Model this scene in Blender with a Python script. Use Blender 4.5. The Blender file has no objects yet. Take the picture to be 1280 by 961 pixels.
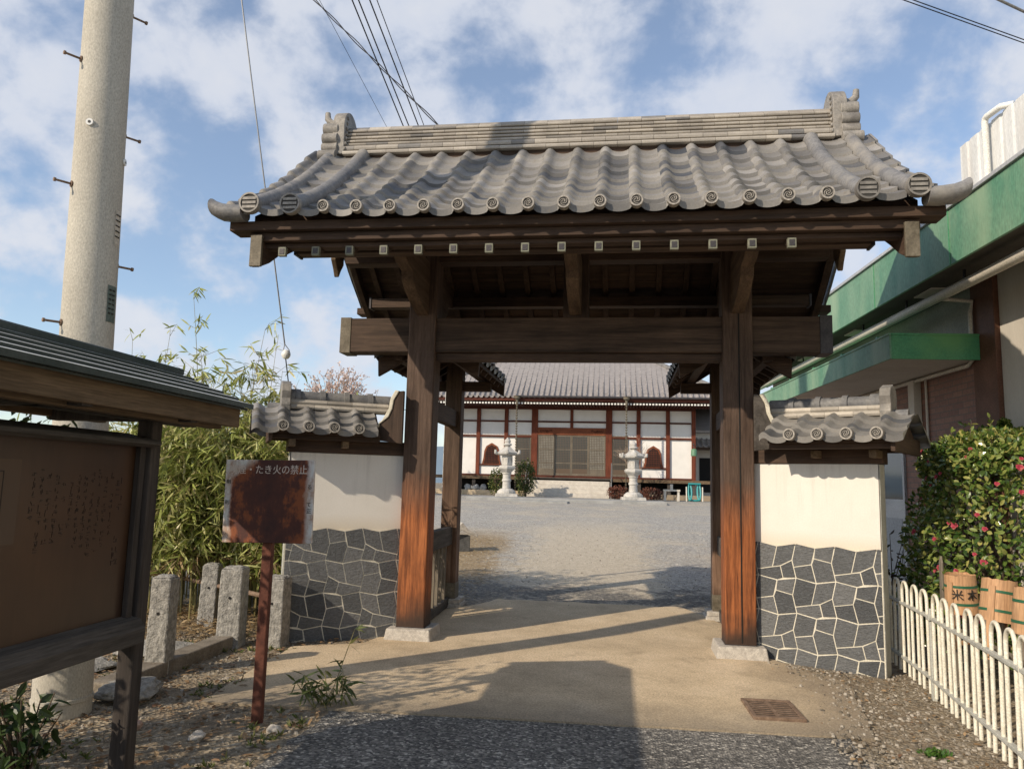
import bpy, bmesh, math, random
from mathutils import Vector, Matrix, noise as mnoise
R = math.radians
SC = bpy.context.scene
COL = SC.collection

# ------------------------------------------------------------------ camera, sky, sun, exposure
F_PX, YAW, PITCH, ROLL = 960.2, .1432, .1292, .0264
CAM = Vector((.4543, -7.3702, 1.5))
def cam_axes():
    f = Vector((-math.sin(YAW), math.cos(YAW), 0)); r = Vector((math.cos(YAW), math.sin(YAW), 0)); u = Vector((0, 0, 1))
    f2 = math.cos(PITCH) * f + math.sin(PITCH) * u; u2 = -math.sin(PITCH) * f + math.cos(PITCH) * u
    return math.cos(ROLL) * r + math.sin(ROLL) * u2, -math.sin(ROLL) * r + math.cos(ROLL) * u2, f2
rx, ux, fx = cam_axes()
cd = bpy.data.cameras.new('camera'); co = bpy.data.objects.new('camera', cd); COL.objects.link(co)
M = Matrix((rx, ux, -fx)).transposed().to_4x4(); M.translation = CAM
co.matrix_world = M
cd.sensor_fit = 'HORIZONTAL'; cd.sensor_width = 36; cd.lens = 36 * F_PX / 1280
cd.clip_start = .05; cd.clip_end = 3000
SC.camera = co

SUN = Vector((.95, 1.0, -.80)).normalized()          # direction the light travels
elev = math.asin(-SUN.z); azim = math.atan2(-SUN.x, -SUN.y)   # clockwise from +Y
sl = bpy.data.lights.new('sun', 'SUN'); sl.energy = 4.5; sl.angle = R(.6); sl.color = (1, .86, .68)
so = bpy.data.objects.new('sun', sl); COL.objects.link(so)
so.rotation_euler = SUN.to_track_quat('-Z', 'Y').to_euler()

W = bpy.data.worlds.new('World'); SC.world = W; W.use_nodes = True
nt = W.node_tree; nt.nodes.clear()
def N(nt, t, **kw):
    n = nt.nodes.new(t)
    for k, v in kw.items():
        if k.startswith('i_'): n.inputs[k[2:].replace('_', ' ')].default_value = v
        else: setattr(n, k, v)
    return n
out = N(nt, 'ShaderNodeOutputWorld'); bg = N(nt, 'ShaderNodeBackground'); bg.inputs['Strength'].default_value = .17
sky = N(nt, 'ShaderNodeTexSky', sky_type='NISHITA', sun_disc=False, sun_elevation=elev, sun_rotation=azim % (2 * math.pi), air_density=1.0, dust_density=.35, ozone_density=1.6)
tc = N(nt, 'ShaderNodeTexCoord'); sep = N(nt, 'ShaderNodeSeparateXYZ'); nt.links.new(tc.outputs['Generated'], sep.inputs[0])
mx = N(nt, 'ShaderNodeMath', operation='MAXIMUM'); nt.links.new(sep.outputs['Z'], mx.inputs[0]); mx.inputs[1].default_value = 0
ad = N(nt, 'ShaderNodeMath', operation='ADD'); nt.links.new(mx.outputs[0], ad.inputs[0]); ad.inputs[1].default_value = .75
dx = N(nt, 'ShaderNodeMath', operation='DIVIDE'); nt.links.new(sep.outputs['X'], dx.inputs[0]); nt.links.new(ad.outputs[0], dx.inputs[1])
dy = N(nt, 'ShaderNodeMath', operation='DIVIDE'); nt.links.new(sep.outputs['Y'], dy.inputs[0]); nt.links.new(ad.outputs[0], dy.inputs[1])
cmb = N(nt, 'ShaderNodeCombineXYZ'); nt.links.new(dx.outputs[0], cmb.inputs[0]); nt.links.new(dy.outputs[0], cmb.inputs[1]); cmb.inputs[2].default_value = 3.7
n1 = N(nt, 'ShaderNodeTexNoise'); n1.inputs['Scale'].default_value = 10.5; n1.inputs['Detail'].default_value = 9; n1.inputs['Roughness'].default_value = .55; n1.inputs['Distortion'].default_value = .1
nt.links.new(cmb.outputs[0], n1.inputs['Vector'])
n2 = N(nt, 'ShaderNodeTexNoise'); n2.inputs['Scale'].default_value = 3.6; n2.inputs['Detail'].default_value = 2
nt.links.new(cmb.outputs[0], n2.inputs['Vector'])
sm = N(nt, 'ShaderNodeMath', operation='MULTIPLY_ADD'); nt.links.new(n2.outputs[0], sm.inputs[0]); sm.inputs[1].default_value = .55; nt.links.new(n1.outputs[0], sm.inputs[2])
cr = N(nt, 'ShaderNodeValToRGB'); cr.color_ramp.elements[0].position = .685; cr.color_ramp.elements[0].color = (0, 0, 0, 1)
cr.color_ramp.elements[1].position = .92; cr.color_ramp.elements[1].color = (1, 1, 1, 1); cr.color_ramp.interpolation = 'EASE'
nt.links.new(sm.outputs[0], cr.inputs[0])
ccl = N(nt, 'ShaderNodeValToRGB'); ccl.color_ramp.elements[0].position = .40; ccl.color_ramp.elements[0].color = (3.7, 4.05, 4.8, 1)
ccl.color_ramp.elements[1].position = .75; ccl.color_ramp.elements[1].color = (4.6, 4.7, 5.0, 1)
nt.links.new(n1.outputs[0], ccl.inputs[0])
mf = N(nt, 'ShaderNodeMath', operation='MULTIPLY_ADD'); nt.links.new(cr.outputs[0], mf.inputs[0]); mf.inputs[1].default_value = .74; mf.inputs[2].default_value = .16
mixc = N(nt, 'ShaderNodeMixRGB'); nt.links.new(mf.outputs[0], mixc.inputs[0]); nt.links.new(sky.outputs[0], mixc.inputs[1]); nt.links.new(ccl.outputs[0], mixc.inputs[2])
nt.links.new(mixc.outputs[0], bg.inputs['Color']); nt.links.new(bg.outputs[0], out.inputs[0])

SC.view_settings.view_transform = 'Standard'; SC.view_settings.look = 'None'
SC.view_settings.exposure = 0.0; SC.view_settings.gamma = 1; SC.view_settings.use_curve_mapping = False

rnd = random.Random(7)

# ------------------------------------------------------------------ materials
def base_mat(name):
    m = bpy.data.materials.new(name); m.use_nodes = True
    nt = m.node_tree; b = nt.nodes['Principled BSDF']
    return m, nt, b
def rgb(c): return (c[0], c[1], c[2], 1)
def ramp(nt, src, stops):
    r = N(nt, 'ShaderNodeValToRGB'); e = r.color_ramp.elements
    while len(e) < len(stops): e.new(.5)
    for i, (p, c) in enumerate(stops):
        e[i].position = p; e[i].color = rgb(c) if not isinstance(c, float) else (c, c, c, 1)
    nt.links.new(src, r.inputs[0]); return r
def mapped(nt, scale=(1, 1, 1), coord='Object'):
    t = N(nt, 'ShaderNodeTexCoord'); mp = N(nt, 'ShaderNodeMapping'); mp.inputs['Scale'].default_value = scale
    nt.links.new(t.outputs[coord], mp.inputs['Vector']); return mp.outputs[0]
def noise(nt, vec, scale, detail=5, rough=.55, dist=0):
    n = N(nt, 'ShaderNodeTexNoise'); n.inputs['Scale'].default_value = scale; n.inputs['Detail'].default_value = detail
    n.inputs['Roughness'].default_value = rough; n.inputs['Distortion'].default_value = dist
    nt.links.new(vec, n.inputs['Vector']); return n.outputs[0]
def mix(nt, a, b, fac, mode='MIX'):
    m = N(nt, 'ShaderNodeMixRGB', blend_type=mode)
    for i, v in ((0, fac), (1, a), (2, b)):
        if isinstance(v, (int, float)): m.inputs[i].default_value = v
        elif isinstance(v, tuple): m.inputs[i].default_value = rgb(v)
        else: nt.links.new(v, m.inputs[i])
    return m.outputs[0]
def bump(nt, b, h, strength=.3, dist=.01):
    bp = N(nt, 'ShaderNodeBump'); bp.inputs['Strength'].default_value = strength; bp.inputs['Distance'].default_value = dist
    nt.links.new(h, bp.inputs['Height']); nt.links.new(bp.outputs[0], b.inputs['Normal'])
def nmat(name, c1, c2, scale=4, rough=.8, fine=60, bs=.3, bd=.004, island=0., stretch=(1, 1, 1), lo=.35, hi=.65, dirt=None, metallic=0, spec=.3, fc=.8):
    m, nt, b = base_mat(name)
    v = mapped(nt, stretch)
    a = noise(nt, v, scale); f = noise(nt, v, fine, 3, .6)
    c = ramp(nt, a, [(lo, c1), (hi, c2)]).outputs[0]
    c = mix(nt, c, ramp(nt, f, [(.25, .62), (.75, 1.3)]).outputs[0], fc, 'MULTIPLY')
    if dirt:
        d = noise(nt, v, scale * .35, 6, .62)
        c = mix(nt, c, dirt, ramp(nt, d, [(.5, 0.), (.68, 1.)]).outputs[0])
    if island:
        g = N(nt, 'ShaderNodeNewGeometry')
        c = mix(nt, c, ramp(nt, g.outputs['Random Per Island'], [(0, 1 - island), (1, 1 + island)]).outputs[0], 1., 'MULTIPLY')
    nt.links.new(c, b.inputs['Base Color']); b.inputs['Roughness'].default_value = rough; b.inputs['Metallic'].default_value = metallic
    b.inputs['Specular IOR Level'].default_value = spec
    if bs: bump(nt, b, f, bs, bd)
    return m
def wood(name, dark, light, axis='z', scale=1., rough=.75, low=None, zlow=(1.2, 1.7), spec=.25):
    m, nt, b = base_mat(name)
    s = {'x': (.5, 9, 9), 'y': (9, .5, 9), 'z': (9, 9, .5)}[axis]
    v = mapped(nt, tuple(k * scale for k in s))
    a = noise(nt, v, 1.5, 6, .6, .6); f = noise(nt, v, 9, 4, .7); big = noise(nt, mapped(nt), 2.3, 4, .6)
    c = ramp(nt, a, [(.3, dark), (.7, light)]).outputs[0]
    if low:
        c2 = ramp(nt, a, [(.32, low[0]), (.62, low[1])]).outputs[0]
        t = N(nt, 'ShaderNodeTexCoord'); sp = N(nt, 'ShaderNodeSeparateXYZ'); nt.links.new(t.outputs['Object'], sp.inputs[0])
        ma = N(nt, 'ShaderNodeMath', operation='MULTIPLY_ADD'); nt.links.new(big, ma.inputs[0]); ma.inputs[1].default_value = .35; nt.links.new(sp.outputs['Z'], ma.inputs[2])
        mr = N(nt, 'ShaderNodeMapRange'); nt.links.new(ma.outputs[0], mr.inputs[0]); mr.inputs[1].default_value = zlow[0] + .17; mr.inputs[2].default_value = zlow[1] + .17
        c = mix(nt, c2, c, mr.outputs[0])
        mr2 = N(nt, 'ShaderNodeMapRange'); nt.links.new(ma.outputs[0], mr2.inputs[0]); mr2.inputs[1].default_value = .36; mr2.inputs[2].default_value = .62
        c = mix(nt, (.055, .032, .022), c, mr2.outputs[0])
    c = mix(nt, c, ramp(nt, f, [(.3, .55), (.7, 1.25)]).outputs[0], .8, 'MULTIPLY')
    c = mix(nt, c, ramp(nt, big, [(.3, .7), (.7, 1.25)]).outputs[0], .7, 'MULTIPLY')
    nt.links.new(c, b.inputs['Base Color']); b.inputs['Roughness'].default_value = rough; b.inputs['Specular IOR Level'].default_value = spec
    bump(nt, b, f, .45, .004); return m
def leafmat(name, cols, rough=.45, trans=.25, spec=.4):
    m, nt, b = base_mat(name)
    g = N(nt, 'ShaderNodeNewGeometry')
    st = [(i / max(1, len(cols) - 1), c) for i, c in enumerate(cols)]
    c = ramp(nt, g.outputs['Random Per Island'], st).outputs[0]
    nt.links.new(c, b.inputs['Base Color']); b.inputs['Roughness'].default_value = rough; b.inputs['Specular IOR Level'].default_value = spec
    tr = N(nt, 'ShaderNodeBsdfTranslucent'); nt.links.new(c, tr.inputs[0]); ms = N(nt, 'ShaderNodeMixShader'); ms.inputs[0].default_value = trans
    o = nt.nodes['Material Output']; nt.links.new(b.outputs[0], ms.inputs[1]); nt.links.new(tr.outputs[0], ms.inputs[2]); nt.links.new(ms.outputs[0], o.inputs[0])
    return m
def flat(name, c, rough=.6, metallic=0, spec=.4):
    m, nt, b = base_mat(name); b.inputs['Base Color'].default_value = rgb(c); b.inputs['Roughness'].default_value = rough
    b.inputs['Metallic'].default_value = metallic; b.inputs['Specular IOR Level'].default_value = spec; return m
def glassy(name, c, rough=.08):
    m = flat(name, c, rough, 0, .8); return m

def tile_mat(name, c1, c2, c3, rough=.48):
    m, nt, b = base_mat(name)
    g = N(nt, 'ShaderNodeNewGeometry'); v = mapped(nt)
    c = ramp(nt, g.outputs['Random Per Island'], [(0, c3), (.12, c1), (.5, c2), (.85, tuple(k * 1.12 for k in c2)), (1, tuple(k * 1.4 for k in c2))]).outputs[0]
    f = noise(nt, v, 70, 3, .6); a = noise(nt, v, 5, 5, .65)
    c = mix(nt, c, ramp(nt, f, [(.3, .85), (.7, 1.1)]).outputs[0], .7, 'MULTIPLY')
    c = mix(nt, c, ramp(nt, a, [(.35, .75), (.7, 1.15)]).outputs[0], .7, 'MULTIPLY')
    d = noise(nt, v, 19, 6, .72)
    c = mix(nt, c, (.20, .155, .10), ramp(nt, d, [(.60, 0.), (.74, .75)]).outputs[0])
    l = noise(nt, mapped(nt, (1.02, .97, 1)), 30, 5, .75); c = mix(nt, c, (.40, .39, .34), ramp(nt, l, [(.66, 0.), (.74, .6)]).outputs[0])
    nt.links.new(c, b.inputs['Base Color']); b.inputs['Roughness'].default_value = rough; b.inputs['Specular IOR Level'].default_value = .45
    bump(nt, b, f, .15, .002); return m

M_TILE = tile_mat('smoked_roof_tile', (.135, .13, .125), (.225, .213, .197), (.06, .066, .078))
M_NOSHI = tile_mat('ridge_tile', (.30, .27, .23), (.37, .335, .285), (.17, .165, .16))
M_ROLL = nmat('roll_tile', (.13, .13, .135), (.20, .195, .19), 6, .6, 40, .3, .003, .12, dirt=(.26, .24, .21))
M_ORN = nmat('ornament_tile', (.20, .19, .175), (.32, .295, .26), 9, .6, 50, .3, .003, 0, dirt=(.14, .13, .12))
M_RECESS = flat('recess_shade', (.055, .052, .048), .8)  # relief shade painted dark into the recessed disc faces
M_DISC = nmat('eave_disc_tile', (.22, .205, .185), (.34, .31, .27), 20, .65, 70, .3, .002, .18)
M_WX = wood('dark_wood_x', (.036, .023, .016), (.10, .062, .042), 'x')
M_WY = wood('dark_wood_y', (.038, .024, .017), (.095, .060, .042), 'y')
M_WZ = wood('dark_wood_z', (.036, .023, .016), (.09, .057, .040), 'z')
M_BEAM = wood('weathered_beam', (.034, .022, .016), (.115, .075, .052), 'x')
M_ARM = wood('arm_wood', (.07, .046, .030), (.15, .10, .065), 'y')
M_POST = wood('main_post_wood', (.055, .033, .022), (.13, .085, .062), 'z', 2.3, .7, ((.10, .030, .012), (.37, .125, .042)), (1.15, 1.6))
M_RPOST = wood('rear_post_wood', (.05, .032, .022), (.13, .085, .06), 'z', 1., .75, ((.14, .075, .045), (.30, .19, .13)), (.3, 1.9))
M_COPPER = nmat('old_copper', (.105, .088, .062), (.175, .15, .11), 12, .6, 60, .2, .002, 0, metallic=.1)
M_CAP = nmat('verdigris_cap', (.14, .14, .105), (.25, .25, .19), 25, .6, 70, .1, .001)
M_COPD = nmat('dark_copper', (.045, .042, .045), (.075, .068, .07), 9, .5, 60, .2, .002, 0, metallic=.3)
M_GRAN = nmat('granite', (.36, .33, .29), (.52, .48, .42), 30, .85, 130, .6, .004)
M_GRAN2 = nmat('granite_rough', (.21, .20, .18), (.38, .36, .32), 22, .9, 60, 1., .012)
M_PLAST = nmat('white_plaster', (.70, .665, .60), (.76, .725, .665), 1.6, .9, 90, .02, .001, 0, dirt=(.67, .61, .52), fc=.12)
def plaster():
    m, nt, b = base_mat('white_plaster'); v = mapped(nt)
    a = noise(nt, v, 1.4, 6, .65); st = noise(nt, mapped(nt, (16, 16, .9)), 1, 5, .65); f = noise(nt, v, 80, 3, .6)
    c = ramp(nt, a, [(.3, (.66, .625, .56)), (.7, (.75, .715, .655))]).outputs[0]
    t = N(nt, 'ShaderNodeTexCoord'); sp = N(nt, 'ShaderNodeSeparateXYZ'); nt.links.new(t.outputs['Object'], sp.inputs[0])
    # rain streaks hanging from the head beam and ochre splash marks above the stones
    z1 = N(nt, 'ShaderNodeMapRange'); nt.links.new(sp.outputs['Z'], z1.inputs[0]); z1.inputs[1].default_value = 1.15; z1.inputs[2].default_value = 1.75
    k = N(nt, 'ShaderNodeMath', operation='MULTIPLY'); nt.links.new(z1.outputs[0], k.inputs[0]); nt.links.new(ramp(nt, st, [(.52, 0.), (.72, .55)]).outputs[0], k.inputs[1])
    c = mix(nt, c, (.46, .43, .38), k.outputs[0])
    e = N(nt, 'ShaderNodeMath', operation='MULTIPLY_ADD'); nt.links.new(a, e.inputs[0]); e.inputs[1].default_value = -.22; nt.links.new(sp.outputs['Z'], e.inputs[2])
    z2 = N(nt, 'ShaderNodeMapRange'); nt.links.new(e.outputs[0], z2.inputs[0]); z2.inputs[1].default_value = .90; z2.inputs[2].default_value = 1.06; z2.inputs[3].default_value = .6; z2.inputs[4].default_value = 0
    c = mix(nt, c, (.56, .46, .31), z2.outputs[0]); c = mix(nt, c, ramp(nt, f, [(.3, .93), (.7, 1.04)]).outputs[0], .8, 'MULTIPLY')
    nt.links.new(c, b.inputs['Base Color']); b.inputs['Roughness'].default_value = .9; bump(nt, b, f, .04, .001); return m
M_PLAST = plaster()
M_GROUT = nmat('grout', (.56, .52, .42), (.68, .63, .52), 8, .9, 80, .2, .002)
def slate():
    m, nt, b = base_mat('slate_stone'); g = N(nt, 'ShaderNodeNewGeometry'); v = mapped(nt, (1, 1, 1))
    c = ramp(nt, g.outputs['Random Per Island'], [(0, (.058, .062, .066)), (.5, (.090, .094, .097)), (1, (.140, .142, .142))]).outputs[0]
    f = noise(nt, mapped(nt, (14, 14, 34)), 2.2, 5, .65, .8); h = noise(nt, v, 90, 3, .6)
    c = mix(nt, c, ramp(nt, f, [(.3, .72), (.72, 1.4)]).outputs[0], .9, 'MULTIPLY'); c = mix(nt, c, ramp(nt, h, [(.3, .8), (.7, 1.2)]).outputs[0], .7, 'MULTIPLY')
    nt.links.new(c, b.inputs['Base Color']); b.inputs['Roughness'].default_value = .6; bump(nt, b, f, 1., .014); return m
M_SLATE = slate()
def concrete():
    m, nt, b = base_mat('old_concrete_paving'); v = mapped(nt)
    a = noise(nt, v, 1.0, 7, .68); f = noise(nt, v, 75, 4, .75); d = noise(nt, v, 2.6, 7, .7, .4)
    c = ramp(nt, a, [(.32, (.40, .31, .20)), (.5, (.54, .425, .28)), (.68, (.63, .505, .35))]).outputs[0]
    c = mix(nt, c, (.25, .19, .12), ramp(nt, d, [(.54, 0.), (.76, .65)]).outputs[0])
    t = N(nt, 'ShaderNodeTexCoord'); sp = N(nt, 'ShaderNodeSeparateXYZ'); nt.links.new(t.outputs['Object'], sp.inputs[0])
    # brown silt washed along the road edge and over the right hand side
    e = N(nt, 'ShaderNodeMath', operation='MULTIPLY_ADD'); nt.links.new(d, e.inputs[0]); e.inputs[1].default_value = 1.1; nt.links.new(sp.outputs['X'], e.inputs[2])
    c = mix(nt, c, (.25, .195, .13), ramp(nt, e.outputs[0], [(.0, 0.), (1., 0.)]).outputs[0])
    mr = N(nt, 'ShaderNodeMapRange'); nt.links.new(e.outputs[0], mr.inputs[0]); mr.inputs[1].default_value = 1.9; mr.inputs[2].default_value = 2.6
    c = mix(nt, c, (.29, .23, .16), mr.outputs[0])
    e2 = N(nt, 'ShaderNodeMath', operation='MULTIPLY_ADD'); nt.links.new(d, e2.inputs[0]); e2.inputs[1].default_value = .9; nt.links.new(sp.outputs['Y'], e2.inputs[2])
    mr2 = N(nt, 'ShaderNodeMapRange'); nt.links.new(e2.outputs[0], mr2.inputs[0]); mr2.inputs[1].default_value = -1.75; mr2.inputs[2].default_value = -1.2; mr2.inputs[3].default_value = .75; mr2.inputs[4].default_value = 0
    c = mix(nt, c, (.20, .165, .12), mr2.outputs[0])
    c = mix(nt, c, ramp(nt, f, [(.3, .5), (.5, 1.0), (.7, 1.45)]).outputs[0], .9, 'MULTIPLY')
    nt.links.new(c, b.inputs['Base Color']); b.inputs['Roughness'].default_value = .9; bump(nt, b, f, .8, .005); return m
M_CONC = concrete()
M_POLE = nmat('pole_concrete', (.40, .37, .31), (.50, .47, .40), 2.2, .9, 120, .4, .003, 0, stretch=(1, 1, .5), dirt=(.35, .33, .28))
def asphalt():
    m, nt, b = base_mat('asphalt'); v = mapped(nt)
    vo = N(nt, 'ShaderNodeTexVoronoi'); vo.inputs['Scale'].default_value = 62; nt.links.new(v, vo.inputs['Vector'])
    a = noise(nt, v, 1.1, 5, .6)
    sp = N(nt, 'ShaderNodeSeparateColor'); nt.links.new(vo.outputs['Color'], sp.inputs[0])
    c = ramp(nt, sp.outputs[0], [(0, (.042, .040, .037)), (.5, (.125, .117, .105)), (.85, (.22, .205, .18)), (1, (.45, .42, .365))]).outputs[0]
    c = mix(nt, c, ramp(nt, a, [(.3, .75), (.7, 1.3)]).outputs[0], 1., 'MULTIPLY')
    nt.links.new(c, b.inputs['Base Color']); b.inputs['Roughness'].default_value = .85
    bump(nt, b, vo.outputs['Distance'], .9, .012); return m
M_ASPH = asphalt()
def gravel(name, cols, scale, big, bigcol, bs=1.):
    m, nt, b = base_mat(name); v = mapped(nt)
    vo = N(nt, 'ShaderNodeTexVoronoi'); vo.inputs['Scale'].default_value = scale; nt.links.new(v, vo.inputs['Vector'])
    sp = N(nt, 'ShaderNodeSeparateColor'); nt.links.new(vo.outputs['Color'], sp.inputs[0])
    c = ramp(nt, sp.outputs[0], [(i / (len(cols) - 1), k) for i, k in enumerate(cols)]).outputs[0]
    a = noise(nt, v, big, 6, .65)
    c = mix(nt, c, bigcol, ramp(nt, a, [(.44, 0.), (.62, .85)]).outputs[0])
    f = noise(nt, v, 45, 4, .7); c = mix(nt, c, ramp(nt, f, [(.3, .65), (.7, 1.25)]).outputs[0], .8, 'MULTIPLY')
    nt.links.new(c, b.inputs['Base Color']); b.inputs['Roughness'].default_value = .9
    bump(nt, b, vo.outputs['Distance'], bs, .015); return m
M_GRAVEL = gravel('grey_yard_gravel', [(.17, .17, .165), (.28, .275, .26), (.38, .36, .33), (.50, .48, .44)], 30, .5, (.37, .325, .25))
M_DIRT = gravel('dirt_with_stones', [(.13, .10, .065), (.22, .175, .115), (.30, .245, .17), (.40, .35, .27)], 38, 1.2, (.20, .15, .095))
M_DRYG = gravel('dry_ground', [(.25, .19, .10), (.36, .28, .16), (.42, .34, .21), (.30, .24, .15)], 40, .9, (.40, .33, .21))
def path_mat():
    """one yard surface: worn pale drive down the middle, grey gravel, brown litter strip on the left with painted shade at its near end, dark chippings where the slab ends"""
    m, nt, b = base_mat('yard_surface'); v = mapped(nt)
    def mth(op, x, y=None, z=None):
        n = N(nt, 'ShaderNodeMath', operation=op)
        for i, q in enumerate((x, y, z)):
            if q is None: continue
            if isinstance(q, (int, float)): n.inputs[i].default_value = q
            else: nt.links.new(q, n.inputs[i])
        return n.outputs[0]
    def sstep(x, lo, hi):
        n = N(nt, 'ShaderNodeMapRange', interpolation_type='SMOOTHSTEP'); nt.links.new(x, n.inputs[0]); n.inputs[1].default_value = lo; n.inputs[2].default_value = hi; return n.outputs[0]
    vo = N(nt, 'ShaderNodeTexVoronoi'); vo.inputs['Scale'].default_value = 32; nt.links.new(v, vo.inputs['Vector'])
    sp = N(nt, 'ShaderNodeSeparateColor'); nt.links.new(vo.outputs['Color'], sp.inputs[0]); cell = sp.outputs[0]
    pale = ramp(nt, cell, [(0, (.38, .325, .245)), (.6, (.47, .41, .315)), (1, (.55, .485, .385))]).outputs[0]
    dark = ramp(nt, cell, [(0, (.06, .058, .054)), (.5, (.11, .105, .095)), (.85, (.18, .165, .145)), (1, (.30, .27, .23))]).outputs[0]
    gry = ramp(nt, cell, [(0, (.21, .20, .18)), (.5, (.32, .305, .275)), (.85, (.43, .405, .36)), (1, (.56, .53, .47))]).outputs[0]
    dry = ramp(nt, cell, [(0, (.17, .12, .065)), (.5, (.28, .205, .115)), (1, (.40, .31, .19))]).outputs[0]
    shade_dirt = ramp(nt, cell, [(0, (.10, .078, .05)), (.6, (.18, .145, .10)), (1, (.32, .28, .21))]).outputs[0]
    xy = N(nt, 'ShaderNodeSeparateXYZ'); nt.links.new(v, xy.inputs[0]); X, Y = xy.outputs['X'], xy.outputs['Y']
    n1_ = noise(nt, v, .55, 7, .68); n2_ = noise(nt, v, 1.9, 8, .72, .3); n3_ = noise(nt, v, 7, 5, .7)
    warm = mix(nt, gry, pale, ramp(nt, n1_, [(.48, 0.), (.66, .8)]).outputs[0])
    w = mth('ADD', mth('ABSOLUTE', mth('ADD', X, mth('MULTIPLY_ADD', Y, .035, -.05))), mth('MULTIPLY', mth('ADD', mth('ADD', n2_, n3_), -1.0), 1.9))
    fp = mth('MULTIPLY', mth('SUBTRACT', 1., sstep(w, .75, 1.55)), mth('SUBTRACT', 1., sstep(mth('MULTIPLY_ADD', n1_, 6., Y), 13, 21)))
    c = mix(nt, warm, pale, fp)
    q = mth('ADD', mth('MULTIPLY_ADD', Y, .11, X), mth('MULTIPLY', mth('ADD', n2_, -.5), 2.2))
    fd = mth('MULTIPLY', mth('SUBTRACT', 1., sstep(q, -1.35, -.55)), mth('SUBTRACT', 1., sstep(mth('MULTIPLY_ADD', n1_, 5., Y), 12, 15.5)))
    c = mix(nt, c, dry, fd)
    fb = mth('MULTIPLY', fd, mth('SUBTRACT', 1., sstep(mth('MULTIPLY_ADD', n2_, 4., Y), 4.5, 7.5))); c = mix(nt, c, shade_dirt, fb)  # near end of the litter strip: shade from the left put into the dirt colour
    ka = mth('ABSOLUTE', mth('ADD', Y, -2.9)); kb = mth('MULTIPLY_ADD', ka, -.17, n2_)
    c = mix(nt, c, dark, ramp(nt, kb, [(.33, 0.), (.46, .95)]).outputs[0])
    f = noise(nt, v, 60, 3, .7); c = mix(nt, c, ramp(nt, f, [(.3, .65), (.7, 1.3)]).outputs[0], .85, 'MULTIPLY')
    nt.links.new(c, b.inputs['Base Color']); b.inputs['Roughness'].default_value = .9; bump(nt, b, vo.outputs['Distance'], .7, .012); return m
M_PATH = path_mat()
M_BRICK = None
def brick():
    m, nt, b = base_mat('brown_brick_tile')
    t = N(nt, 'ShaderNodeTexCoord'); sp = N(nt, 'ShaderNodeSeparateXYZ'); nt.links.new(t.outputs['Object'], sp.inputs[0])
    cb = N(nt, 'ShaderNodeCombineXYZ'); nt.links.new(sp.outputs['Y'], cb.inputs[0]); nt.links.new(sp.outputs['Z'], cb.inputs[1])
    br = N(nt, 'ShaderNodeTexBrick'); nt.links.new(cb.outputs[0], br.inputs['Vector'])
    br.inputs['Color1'].default_value = rgb((.19, .085, .058)); br.inputs['Color2'].default_value = rgb((.26, .125, .085)); br.inputs['Mortar'].default_value = rgb((.12, .09, .07))
    br.inputs['Scale'].default_value = 1; br.inputs['Mortar Size'].default_value = .005; br.inputs['Brick Width'].default_value = .21; br.inputs['Row Height'].default_value = .066
    f = noise(nt, mapped(nt), 30, 4, .6)
    c = mix(nt, br.outputs[0], ramp(nt, f, [(.3, .75), (.7, 1.2)]).outputs[0], .8, 'MULTIPLY')
    nt.links.new(c, b.inputs['Base Color']); b.inputs['Roughness'].default_value = .6
    iv = N(nt, 'ShaderNodeMath', operation='SUBTRACT'); iv.inputs[0].default_value = 1; nt.links.new(br.outputs['Fac'], iv.inputs[1]); bump(nt, b, iv.outputs[0], .4, .004)
    return m
M_BRICK = brick()
M_GREEN = nmat('faded_green_metal', (.10, .25, .16), (.19, .33, .22), 3, .5, 50, .1, .001, 0, stretch=(1, 1, .35), dirt=(.29, .41, .27))
M_GREEN2 = nmat('green_canopy_metal', (.06, .25, .12), (.10, .32, .16), 3, .4, 50, .05, .001, 0, dirt=(.13, .33, .13))
M_SOFF = nmat('soffit_board', (.56, .52, .46), (.66, .62, .55), 2, .8, 50, .1, .001, fc=.2)
M_CREAM = nmat('cream_pvc', (.55, .51, .43), (.64, .60, .52), 3, .5, 60, .05, .001)
M_PANEL = nmat('pale_wall_panel', (.50, .46, .40), (.60, .56, .49), 2, .8, 60, .15, .001, 0, stretch=(1, 1, .3), fc=.2)
M_RUSTC = nmat('brown_steel_column', (.11, .05, .03), (.17, .08, .05), 4, .6, 60, .15, .001)
M_ALU = nmat('aluminium', (.42, .43, .44), (.52, .53, .54), 2, .45, 60, .05, .001, 0, metallic=.2)
M_GLASS = glassy('dark_glass', (.035, .05, .055))
M_WHITEP = nmat('stained_white_sheet', (.62, .62, .60), (.74, .74, .72), 2, .55, 60, .05, .001, 0, stretch=(3, 3, .3), dirt=(.5, .47, .42))
M_WPIPE = nmat('white_pipe', (.72, .71, .66), (.80, .79, .74), 5, .45, 60, .05, .001)
M_FENCE = nmat('ivory_fence_paint', (.70, .66, .54), (.80, .77, .66), 9, .45, 90, .15, .001, 0, dirt=(.52, .46, .34))
M_FRAIL = nmat('grey_fence_rail', (.40, .40, .36), (.50, .50, .45), 9, .5, 80, .1, .001)
M_BUCK = wood('bucket_wood', (.42, .235, .12), (.56, .34, .185), 'z', 1.4, .6)
M_BUCKB = flat('bucket_green_band', (.02, .10, .05), .5)
M_INK = flat('black_ink', (.02, .018, .015), .6)
M_PICK = wood('grey_picket', (.15, .125, .095), (.29, .25, .20), 'z', 1.2)
M_SIGNF = None
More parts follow.
